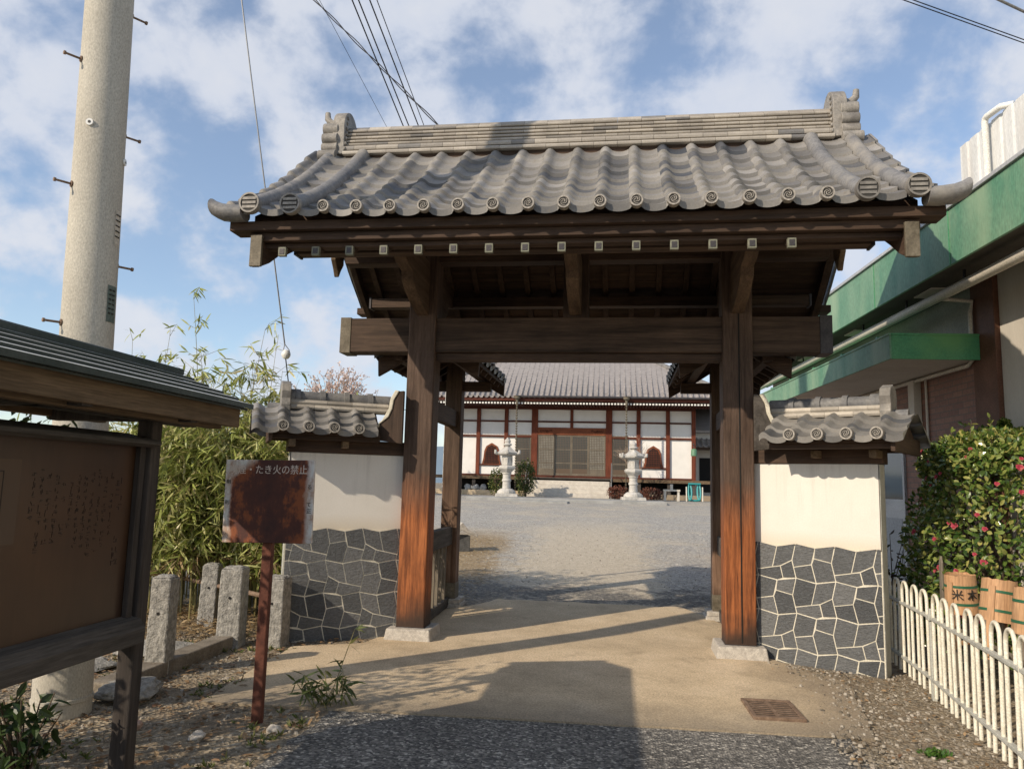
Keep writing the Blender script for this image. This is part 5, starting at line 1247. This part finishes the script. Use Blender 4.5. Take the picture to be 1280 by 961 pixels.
# ------------------------------------------------------------------ camellia hedge
t = thing('camellia_bush', 'dense glossy camellia bush with pink flowers behind the ivory fence', 'bush', (3.93, .22, 0))
r = random.Random(88); lv = []; cu = MB(); fl = []
def cam_rad(ph, z):           # outline of the clipped bush, wider at the bottom
    k = 1 + .16 * mnoise.noise(Vector((math.cos(ph) * 2, math.sin(ph) * 2, z * 2.2))) + .07 * mnoise.noise(Vector((math.cos(ph) * 6, math.sin(ph) * 6, z * 6)))
    w = .86 - .16 * max(0, (z - .9) / 1.2); top = 2.07 + .06 * mnoise.noise(Vector((ph * 2, 0, 5)))
    if z > top - .28: w *= math.sqrt(max(0.0, 1 - ((z - top + .28) / .30) ** 2))
    return w * k
def cam_pt(ph, z, q): rr = cam_rad(ph, z) * q; return Vector((rr * .98 * math.cos(ph), rr * 1.05 * math.sin(ph), z))
for i in range(17000):
    ph = r.uniform(0, 6.283); z = r.uniform(.18, 2.17) if i % 5 else r.uniform(1.7, 2.17); q = 1 - abs(r.gauss(0, .13)); p = cam_pt(ph, z, q)
    o_ = Vector((math.cos(ph), math.sin(ph), .55 + max(0, z - 1.7) * 3)).normalized()
    lv.append((p, (o_ * r.uniform(.0, .9) + rv(r, .9)), o_ + rv(r, .55), r.uniform(.045, .075), r.uniform(.014, .021), 1, 0))
for k in range(30):
    ph = r.uniform(0, 6.283); e = cam_pt(ph, r.uniform(.7, 1.9), .9); cu.tube([(0, 0, 0), e * .4 + Vector((0, 0, .1)), e], [.02, .012, .004], 5)
for k in range(12):          # sprigs standing above the clipped top
    ph = r.uniform(0, 6.283); p = cam_pt(ph, 1.9, r.uniform(.2, .9)); p.z = 1.95; e = p + Vector((r.uniform(-.05, .05), r.uniform(-.05, .05), r.uniform(.12, .26))); cu.tube([p, e], [.004, .002], 4)
    for _ in range(12): lv.append((p.lerp(e, r.uniform(.2, 1)), rv(r) + Vector((0, 0, .5)), rv(r), r.uniform(.04, .065), .014, 1, 0))
cu.build('branches', M_TRUNK, t, fix=False); leaf_mesh('foliage', lv, [M_LCAM], t)
def flower_mesh(seed):
    r = random.Random(seed); lv = []
    for j in range(9):
        a = j * 2.4; d = Vector((math.cos(a), math.sin(a), .35 + .06 * j)); lv.append((Vector((0, 0, 0)), d, Vector((0, 0, 1)) + rv(r, .3), .034 - .0012 * j, .017, 1, 0))
    return leaf_mesh('flower', lv, [M_CAMF], t)
f0 = [flower_mesh(k) for k in range(3)]
for k in range(46):
    ph = r.uniform(R(175), R(330)); z = r.uniform(.45, 1.95); p = cam_pt(ph, z, r.uniform(.97, 1.05)); rot = Vector((math.cos(ph), math.sin(ph), .35)).to_track_quat('Z', 'Y').to_euler()
    f = f0[k] if k < 3 else part_copy(f0[k % 3], p)
    f.location = p; f.rotation_euler = rot; s_ = r.uniform(.6, 1.15); f.scale = (s_, s_, s_)
# straggly dark plant beside the wing wall
t = thing('twiggy_shrub', 'straggly dark twiggy shrub between the right wing wall and the aluminium door', 'shrub', (2.96, .62, 0)); r = random.Random(5); lv = []; cu = MB()
for k in range(9):
    e = Vector((r.uniform(-.16, .26), r.uniform(-.2, .2), r.uniform(.5, 1.28))); m_ = e * .5 + rv(r, .06); cu.tube([(0, 0, .0), m_, e], [.009, .006, .0025], 5)
    for _ in range(10):
        p = m_.lerp(e, r.uniform(0, 1)); lv.append((p, rv(r), rv(r), r.uniform(.04, .07), .016, 1, 0))
cu.build('stems', M_TRUNK, t, fix=False); leaf_mesh('foliage', lv, [leafmat('purplish_leaf', [(.03, .025, .015), (.06, .035, .025), (.04, .045, .02)])], t)

# ------------------------------------------------------------------ the temple hall
te = thing('temple_hall', 'white and red-brown timbered temple hall with grey tiled hip roof behind the gate', 'temple', (-2.07, 32, .95))
HW = 6.10
MB().box(-HW + .05, HW - .05, .02, 10, .95, 4.6).build('wall', M_TWHITE, te)
MB().box(-HW + .2, HW - .2, .5, 9.8, -.05, .95).build('underfloor', M_DARKV, te)
for a_, c_ in ((-HW - .9, -1.98), (1.98, HW + .9)): MB().box(a_, c_, -1.0, .5, -.1, .24).build('foundation_wall', M_CONC, te, bevel=.01)
MB().box(-HW - .95, HW + .95, -1.02, .0, .88, .95).build('veranda_deck', M_GREYW, te, bevel=.01)
b = MB(); b.box(-HW - .96, -2.0, -1.06, -1.02, .80, .955); b.box(2.0, HW + .96, -1.06, -1.02, .80, .955); b.build('veranda_edge', M_TANW, te)
for x in (-6.0, -4.84, -3.4, 3.4, 4.84, 6.0): MB().box(x - .08, x + .08, -.95, -.79, .2, .88).build('veranda_post', M_GREYW, te)
PX = [-HW, -4.84, -3.38, -1.90, 1.90, 3.38, 4.84, HW]
for x in PX:
    w = .16 if abs(x) == 1.90 else .10
    MB().box(x - w, x + w, -.09, .15, .955, 4.42).build('pillar', M_RED, te, bevel=.015)
MB().box(-.075, .075, -.06, .06, 3.50, 4.42).build('pillar', M_RED, te)
def beam(x0, x1, z0, z1, y=-.07, m=M_REDX): MB().box(x0, x1, y, .05, z0, z1).build('beam', m, te, bevel=.008)
beam(-HW - .1, HW + .1, 4.42, 4.64, -.12); beam(-HW + .12, HW - .12, 3.76, 3.84); beam(-HW + .1, HW - .1, .956, 1.06, -.10)
for s in (-1, 1):
    a, c = sorted((s * 2.06, s * (HW - .1))); beam(a, c, 2.97, 3.07)
    a, c = sorted((s * 3.49, s * 4.74)); beam(a, c, 1.50, 1.57)
MB().box(-1.74, 1.74, -.08, .05, 3.12, 3.50).build('carved_lintel', M_REDO, te, bevel=.02)
b = MB()
for s in (-1, 1):
    for k in range(9): b.tube([(s * (1.0 + .07 * k), -.085, 3.30 + .06 * math.sin(k * 1.3)), (s * (1.05 + .07 * k), -.095, 3.33 + .06 * math.cos(k * 1.7))], .022, 6)
b.build('lintel_carving', M_REDX, te)
for x in PX + [0]:
    b = MB(); b.prism([(x - .34, 4.86), (x - .30, 4.76), (x - .12, 4.64), (x + .12, 4.64), (x + .30, 4.76), (x + .34, 4.86)], 'y', -.16, .0); b.build('bracket', M_REDX, te)
# doors: lattice panels
def lattice_door(x0, x1, dark, name='door'):
    fr = MB(); zt, zb = 3.115, 1.07
    fr.box(x0, x0 + .06, -.045, -.005, zb, zt); fr.box(x1 - .06, x1, -.045, -.005, zb, zt)
    for z0, z1 in ((zb, zb + .10), (zt - .08, zt), (2.35, 2.40), (1.66, 1.72)): fr.box(x0 + .06, x1 - .06, -.045, -.005, z0, z1)
    d = fr.build(name, M_DOORW, te)
    MB().box(x0 + .06, x1 - .06, -.018, -.012, zb + .1, zt - .08).build('screen', M_DGREY if dark else M_SHOJI, d)
    MB().box(x0 + .06, x1 - .06, -.034, -.008, 1.17, 1.42).build('kick_panel', M_DOORW if not dark else M_LATT, d)
    b = MB(); n = 9
    for k in range(1, n): x = x0 + .06 + (x1 - x0 - .12) * k / n; b.box(x - .008, x + .008, -.036, -.02, 1.42, zt - .08)
    for k in range(1, 19): z = 1.42 + (zt - .08 - 1.42) * k / 19; b.box(x0 + .06, x1 - .06, -.034, -.021, z - .008, z + .008)
    b.build('lattice', M_LATT, d)
for k, dk in enumerate((0, 1, 1, 0)): lattice_door(-1.73 + .866 * k, -1.73 + .866 * (k + 1) - .004, dk)
for s in (-1, 1):
    x0, x1 = sorted((s * 2.07, s * 2.86)); lattice_door(x0, x1, 1, 'side_door')
# bell-shaped windows
for s in (-1, 1):
    x = s * 4.12
    def arch(w, z0, z1):
        pl = [(-w, z0), (-w * .86, z0 + .25 * (z1 - z0)), (-w * .78, z0 + .62 * (z1 - z0)), (-w * .58, z0 + .84 * (z1 - z0)), (-w * .22, z0 + .94 * (z1 - z0)), (0, z1)]
        return pl + [(-a, c) for a, c in reversed(pl[:-1])]
    o = MB().prism([(x + a, c) for a, c in arch(.50, 1.572, 2.66)], 'y', -.03, .022).build('window', M_REDO, te)
    MB().prism([(x + a, c) for a, c in arch(.40, 1.60, 2.55)], 'y', -.036, -.031).build('opening', M_DARKV, o)
    b = MB()
    for k in range(-4, 5): b.box(x + k * .08 - .012, x + k * .08 + .012, -.05, -.037, 1.60, 2.50 - abs(k) * .05 - (0.25 if abs(k) == 4 else 0))
    for k in range(8): z = 1.68 + .11 * k; w = .36 - .012 * k - (.06 if k > 5 else 0); b.box(x - w, x + w, -.048, -.038, z - .012, z + .012)
    b.build('lattice', M_REDX, o)
# steps
for k in range(4): MB().box(-1.97, 1.97, -1.06 - .30 * (4 - k), -1.065, .0 + .20 * k - (.05 if k == 0 else 0), .20 * (k + 1)).build('step', M_STEP, te, bevel=.012)
for s in (-1, 1):
    b = MB()
    for y, z in ((-2.2, 0), (-1.1, .8)): b.tube([(s * 2.06, y, z - .02), (s * 2.06, y, z + .85)], .03, 8)
    b.tube([(s * 2.06, -2.35, .78), (s * 2.06, -1.0, 1.70)], .028, 8); b.build('handrail', M_STEEL, te, smooth=True)
# roof
EYT, EZ, SL = -1.85, 4.90, .56; EX = HW + 1.85; DEP = 10 + 1.85
def tp(s): return (EYT + s, EZ + SL * s + .012 * s * s)
HD = (DEP - EYT) / 2
b = MB(); tile_field(b, 0, -30, 30, .268, tp, 0, HD, 24, lift=.035, thick=.06, amp=.08, dip=.035, seed=61, clip=lambda x, y: abs(x) < EX - (y - EYT), nu=9, jit=.003)
b.build('front_roof_tiles', M_TTILE, te, smooth=True, fix=False)
b = MB(); zt = EZ + SL * HD + .012 * HD * HD; my = (EYT + DEP) / 2; rxx = EX - HD
b.add([(-EX, EYT, EZ - .03), (EX, EYT, EZ - .03), (EX, DEP, EZ - .03), (-EX, DEP, EZ - .03), (-max(rxx, .6), my, zt - .05), (max(rxx, .6), my, zt - .05)], [(0, 1, 5, 4), (1, 2, 5), (2, 3, 4, 5), (3, 0, 4)]); b.build('roof_slopes', M_TTILE, te)
b = MB()
for sx, sy in ((1, 0), (-1, 0), (1, 1), (-1, 1)):
    p = Vector((sx * EX, EYT if sy == 0 else DEP, EZ + .05)); q = Vector((sx * max(rxx, .6), my, zt + .08)); b.tube([p, p.lerp(q, .5) - Vector((0, 0, .10)), q], .13, 8)
b.box(-max(rxx, .6) - .3, max(rxx, .6) + .3, my - .18, my + .18, zt - .1, zt + .55); b.build('roof_ridges', M_ROLL, te, smooth=True)
MB().box(-EX + .12, EX - .12, EYT + .06, EYT + .18, EZ - .22, EZ - .02).build('eave_fascia', M_REDX, te)
MB().box(-EX + .2, EX - .2, EYT + .2, .1, EZ - .30, EZ - .26).build('eave_soffit', M_REDX, te)
b = MB(); n = 100
for k in range(n):
    x = -EX + .4 + (2 * EX - .8) * k / (n - 1); b.box(x - .045, x + .045, EYT + .10, .0, EZ - .37, EZ - .30)
b.build('rafters', M_REDX, te)['kind'] = 'stuff'
b = MB()
for k in range(n):
    x = -EX + .4 + (2 * EX - .8) * k / (n - 1); b.box(x - .046, x + .046, EYT + .085, EYT + .099, EZ - .375, EZ - .295)
b.build('white_rafter_ends', M_WPIPE, te)['kind'] = 'stuff'
b = MB(); b.tube([(-2.62, EYT - .06, EZ - .02), (EX, EYT - .06, EZ - .05)], .055, 8); b.build('gutter', M_COPD, te, smooth=True)
for x in (-2.60, 2.76):
    b = MB(); b.lathe([(.06, -.40), (.07, -.2), (.16, -.12), (.17, -.02), (.19, 0)], 12, (x, EYT - .06, EZ)); o = b.build('funnel', M_COPPER, te, smooth=True)
    b = MB(); k = 0; z = EZ - .42
    while z > .1: b.lathe([(.022, -.10), (.055, -.02), (.055, 0), (.022, 0)], 8, (x, EYT - .06, z)); z -= .13
    b.build('rain_chain', M_COPPER, te, smooth=True)
bl = MB(); bl.lathe([(.15, -.34), (.14, -.05), (.10, .0), (.03, .02)], 14, (HW - .05, -.75, 2.5)); bl = bl.build('green_bell', flat('green_bronze', (.10, .22, .13), .5), te, smooth=True)
MB().tube([(HW - .05, -.75, 2.5), (HW - .05, -.75, 2.75), (HW - .05, -.05, 2.78)], .02, 6).build('bell_bracket', M_COPD, te)
# objects kept under the veranda
for k, (x, s_, z_) in enumerate(((-6.05, .17, 1), (-5.72, .13, .7), (-5.15, .15, 1.2), (-4.75, .17, .9), (-4.35, .15, 1.1))):
    rock('stored_stone', -2.07 + x, 31.15, 1.30, s_ * 1.2, s_, s_ * z_, M_PLAT, ('round dark stone under the temple veranda, leftmost of the row', 'smallest stone under the temple veranda, second from the left', 'upright stone under the temple veranda, in the middle of the row', 'broad stone under the temple veranda, second from the right', 'stone at the right end of the row under the temple veranda')[k], 'stone', 30 + k, 'stones under the veranda')

# stone platform with the lanterns
pl_ = MB(); pl_.box(-6.1, 2.35, 25.2, 30.6, .55, .945); o = pl_.build('stone_platform', M_PLAT, bevel=.02); tag(o, 'long low grey stone platform before the temple steps', 'platform')
o = MB().box(-4.1, -1.7, 24.2, 25.19, .55, .86).build('stone_step', M_PLAT, bevel=.015); tag(o, 'low stone step in front of the platform', 'step')
def lantern(x, y, H, lab, twig=0):
    t = thing('stone_lantern', lab, 'stone lantern', (x, y, .945), R(10), 'stone lanterns flanking the temple steps'); k = H / 2.65
    def L(name, prof, n=6, sm=False): return MB().lathe([(a * k, z * k) for a, z in prof], n).build(name, M_LANT, t, smooth=sm, bevel=.012)
    MB().taper(0, 0, 0, .14 * k, .50 * k, .50 * k, .48 * k, .48 * k).build('base', M_LANT, t, bevel=.015)
    L('pedestal', [(.44, .14), (.42, .24), (.30, .34), (.26, .36)], 12)
    L('shaft', [(.20, .36), (.185, .55), (.18, .66), (.215, .70), (.215, .76), (.18, .80), (.18, .98), (.22, 1.03), (.22, 1.08)], 16, True)
    L('platform', [(.22, 1.08), (.40, 1.24), (.42, 1.27), (.42, 1.36), (.36, 1.40)], 6)
    fbx = L('firebox', [(.27, 1.40), (.28, 1.45), (.28, 1.82), (.25, 1.85)], 6)
    for a in (R(-90), R(-30), R(-150)):
        o = MB().box(-.06 * k, .06 * k, -.005, .004, 1.52 * k, 1.72 * k).build('window', M_DARKV, fbx); a += 0; o.location = (.247 * k * math.cos(a), .247 * k * math.sin(a), 0); o.rotation_euler = (0, 0, a + R(90))
    o = L('roof', [(.30, 1.85), (.56, 1.90), (.58, 1.98), (.46, 2.03), (.30, 2.13), (.17, 2.24), (.12, 2.28)], 6)
    b = MB()
    for j in range(6):
        a = 2 * math.pi * (j + .5) / 6; b.tube([(.52 * k * math.cos(a), .52 * k * math.sin(a), 1.94 * k), (.62 * k * math.cos(a), .62 * k * math.sin(a), 1.97 * k), (.63 * k * math.cos(a), .63 * k * math.sin(a), 2.10 * k)], [.06 * k, .065 * k, .05 * k], 8)
    b.build('roof_scrolls', M_LANT, o, smooth=True)
    L('finial', [(.12, 2.28), (.20, 2.33), (.20, 2.38), (.12, 2.42), (.15, 2.48), (.14, 2.55), (.06, 2.62), (.015, 2.68)], 14, True); return t
lantern(-4.72, 27.6, 2.66, 'stone lantern left of the temple steps, before the dark green shrub'); lantern(.99, 27.4, 2.60, 'stone lantern right of the temple steps, in front of the bare tree')

def shrub(name, x, y, z, rx_, ry_, h, n, mat, lab, seed, L_=(.06, .10), cat='shrub'):
    r = random.Random(seed); t = thing(name, lab, cat, (x, y, z)); lv = []; cu = MB()
    for k in range(10): cu.tube([(0, 0, 0), (r.uniform(-rx_, rx_) * .7, r.uniform(-ry_, ry_) * .7, h * .7)], [.03, .008], 4)
    for _ in range(n):
        d = rv(r); d.normalize(); q = r.uniform(.55, 1) * (1 + .2 * mnoise.noise(d * 2.5 + Vector((seed, 0, 0)))); p = Vector((d.x * rx_ * q, d.y * ry_ * q, h * .5 + d.z * h * .5 * q))
        lv.append((p, d + rv(r, .8), d + rv(r, .6), r.uniform(*L_), L_[1] * .32, 1, 0))
    cu.build('stems', M_TRUNK, t, fix=False); leaf_mesh('foliage', lv, [mat], t); return t
shrub('green_shrub', -3.98, 28.7, .94, .48, .45, 1.75, 1500, M_LSH, 'bushy green and yellow shrub right of the left stone lantern', 3)
shrub('green_shrub', -5.45, 29.6, .94, .45, .4, 1.35, 1000, M_LSH, 'smaller green shrub left of the left stone lantern', 4)
shrub('red_shrub', .30, 29.1, .94, .50, .4, .62, 1300, M_LRED, 'low clipped dark red shrub left of the right stone lantern', 5, (.04, .07))
shrub('red_shrub', 1.85, 29.0, .94, .55, .4, .58, 1300, M_LRED, 'low clipped dark red shrub right of the right stone lantern', 6, (.04, .07))
def bare_tree(name, x, y, z, h, spread, lab, seed, depth=5, leaves=None, mat=M_TWIG, r0=.05, dens=3, Ls=(.1, .2)):
    r = random.Random(seed); t = thing(name, lab, 'tree', (x, y, z)); tr = MB(); br = MB(); lv = []
    def grow(p, d, L_, rad_, lev):
        e = p + d * L_; m_ = p.lerp(e, .5) + rv(r, L_ * .05); (tr if lev == 0 else br).tube([p, m_, e], [rad_, rad_ * .85, rad_ * .68], 6 if lev < 2 else 4, cap=False)
        if lev >= depth:
            if leaves:
                for _ in range(dens): lv.append((p.lerp(e, r.uniform(.2, 1)) + rv(r, .08), rv(r), rv(r), r.uniform(*Ls), Ls[1] * .35, 1, 0))
            return
        for _ in range(r.choice((2, 3, 3)) if lev else 5):
            nd = (d + Vector((r.uniform(-1, 1), r.uniform(-1, 1), r.uniform(-.25, .5))) * spread).normalized(); grow(e, nd, L_ * r.uniform(.62, .85), rad_ * .62, lev + 1)
    grow(Vector((0, 0, 0)), Vector((0, 0, 1)), h * .28, r0, 0)
    tr.build('trunk', M_TRUNK if leaves else mat, t, smooth=True, fix=False); br.build('branches', mat, t, fix=False)
    if lv: leaf_mesh('crown', lv, [leaves], t)
    return t
bare_tree('bare_tree', 1.15, 29.6, .95, 2.9, .75, 'small leafless tree behind the right stone lantern', 8, 5, None, M_TWIG, .045)
t = thing('blossom_tree', 'round pale pink budding tree far behind the left wing wall', 'tree', (-12.35, 25.5, g(25.5))); r = random.Random(21); tr = MB(); lv = []
MB().tube([(0, 0, 0), (.05, 0, 1.3), (0, .05, 2.6)], [.18, .15, .12], 8).build('trunk', M_TRUNK, t, smooth=True, fix=False)
for k in range(150):
    d = Vector((r.gauss(0, 1), r.gauss(0, 1), abs(r.gauss(0, .9)) - .15)).normalized(); e = Vector((d.x * 1.75, d.y * 1.6, 3.75 + d.z * 1.95)) * r.uniform(.9, 1.03); m_ = Vector((d.x * .7, d.y * .7, 3.2 + d.z * .8)) + rv(r, .12)
    tr.tube([(0, 0, 2.5), m_, e], [.035, .02, .006], 4, cap=False)
    for _ in range(5):
        p = m_.lerp(e, r.uniform(.35, 1)); q = p + (d + rv(r, .7)).normalized() * r.uniform(.25, .5); tr.tube([p, q], [.009, .004], 3, cap=False)
        for _ in range(6): lv.append((p.lerp(q, r.uniform(.3, 1.05)), rv(r), rv(r), r.uniform(.06, .12), .035, 1, 0))
tr.build('branches', M_TWIG, t, fix=False); leaf_mesh('crown', lv, [M_BLOS], t)
# little stone shrine by the left rear post
t = thing('stone_shrine', 'tiny stone shrine with a gabled roof beside the left rear post', 'shrine', (-2.58, 7.3, g(7.3)), R(20))
MB().box(-.17, .17, -.14, .14, -.03, .30).build('body', nmat('dark_stone', (.08, .08, .08), (.13, .13, .125), 12, .9), t, bevel=.01)
MB().prism([(-.30, .27), (-.30, .34), (-.12, .42), (0, .55), (.12, .42), (.30, .34), (.30, .27), (0, .40)], 'y', -.22, .22).build('roof', M_GRAN, t, bevel=.01)
# annex at the right of the hall
an = thing('annex_house', 'low cream annex with a small tiled porch roof at the right end of the temple', 'building', (6.3, 34.5, .95))
MB().box(-2.2, 4, 0, 5, 0, 3.1).build('wall', M_PANEL, an); MB().box(-1.75, -.9, -.03, .05, .4, 2.2).build('door', M_DARKV, an)
b = MB(); tile_field(b, 0, -10, 16, .27, lambda s: (-.9 + s, 2.75 + .5 * s), 0, 1.2, 5, seed=71, amp=.05, nu=8); b.build('porch_roof', M_TTILE, an, smooth=True, fix=False)
MB().box(-2.6, 4.2, -.85, .1, 2.62, 2.72).build('porch_board', M_WX, an); MB().prism([(-.6, 3.5), (-.6, 3.62), (2.6, 5.2), (5.6, 3.62), (5.6, 3.5)], 'x', -2.8, 4.5).build('roof', M_TTILE, an)
b = MB(); b.box(-2.3, 4, .02, .3, 2.9, 3.5); b.build('upper_wall', M_TWHITE, an)
# hose reel and small stand in the yard
t = thing('hose_reel', 'teal plastic hose reel standing before the veranda', 'hose reel', (3.78, 28.9, .94))
for s in (-1, 1):
    b = MB(); n = 16
    for j in range(n):
        a0, a1 = 2 * math.pi * j / n, 2 * math.pi * (j + 1) / n; b.tube([(s * .17 + .0, .0 + .0, .42) + Vector((0, 0, 0)) if 0 else Vector((s * .20 + .20 * math.cos(a0) * .35, .38 * math.sin(a0) * .3, .42 + .36 * math.sin(a0))), Vector((s * .20 + .20 * math.cos(a1) * .35, .38 * math.sin(a1) * .3, .42 + .36 * math.sin(a1)))], .045, 6)
    b.build('reel_side', M_TEAL, t, smooth=True)
b = MB(); b.tube([(-.28, 0, .80), (.28, 0, .80)], .04, 8); b.tube([(-.28, 0, .05), (.28, 0, .05)], .04, 8); b.build('frame', M_TEAL, t, smooth=True)
b = MB()
for s in (-.36, .36): b.tube([(s, -.1, 0), (s, 0, .66)], .03, 6)
b.build('stand', M_CREAM, t)
t = thing('wooden_stand', 'small pale wooden stand with a short post right of the red shrub', 'stand', (2.75, 28.9, .94))
b = MB()
for sx in (-.30, .30):
    for sy in (-.12, .12): b.box(sx - .05, sx + .05, sy - .05, sy + .05, 0, .44)
b.box(-.38, .38, -.2, .2, .44, .52); b.build('bench', M_STEP, t); MB().box(-.06, .06, -.06, .06, .52, .76).build('post', M_STEP, t)
b = MB()
for k in range(9): b.bar((-.55 + .14 * k, 0, 0), (-.45 + .14 * k, .1, .42), .06, .05)
o = b.build('stacked_timber', M_GREYW, loc=(1.95, 30.0, .94)); tag(o, 'slanting dark timbers stacked before the veranda', 'timber')

# far trees and hills
def hill(name, y, x0, x1, h, seed, mat):
    b = MB(); n = 120; vs = []
    for i in range(n + 1):
        x = x0 + (x1 - x0) * i / n; z = h * (.55 + .45 * mnoise.noise(Vector((x * 2.2 / abs(x1 - x0) * 4, seed, 0))) + .12 * mnoise.noise(Vector((x * 30 / abs(x1 - x0), seed, 0))))
        vs += [(x, y, -5), (x, y + h * .8, z), (x, y + h * 3, z * .3)]
    b.add(vs, [(3 * i, 3 * i + 3, 3 * i + 4, 3 * i + 1) for i in range(n)] + [(3 * i + 1, 3 * i + 4, 3 * i + 5, 3 * i + 2) for i in range(n)]); struct(b.build(name, mat, smooth=True))
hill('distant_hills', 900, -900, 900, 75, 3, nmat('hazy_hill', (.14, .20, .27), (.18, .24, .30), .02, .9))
def far_tree(x, y, h, lab, seed):
    r = random.Random(seed); t = thing('distant_tree', lab, 'tree', (x, y, g(y)), 0, 'trees behind the yard'); lv = []
    MB().tube([(0, 0, 0), (0, 0, h * .6)], [.18, .08], 6).build('trunk', M_TRUNK, t)
    for k in range(16):
        c = Vector((r.gauss(0, h * .16), r.gauss(0, h * .16), h * r.uniform(.35, .95)))
        for _ in range(110): d = rv(r); lv.append((c + d * h * .14, d, d + rv(r, .5), r.uniform(.18, .32), .09, 1, 0))
    leaf_mesh('crown', lv, [M_LDK if seed % 2 else M_LSH], t)
far_tree(-15.5, 34, 4.4, 'dark green round tree far left beyond the yard, behind the bamboo', 1); far_tree(-19, 38, 5.0, 'mid green tree far left, beyond the dark round tree', 2)
far_tree(14, 42, 5.5, 'green tree behind the annex, right of the temple', 4)

# slim white pole behind the left rear post
t = MB().tube([(-1.885, 2.75, 0), (-1.885, 2.75, 3.35)], .026, 12).build('white_pole', M_WPIPE, smooth=True); tag(t, 'slim white pole standing just left of the rear left gate post', 'pole')
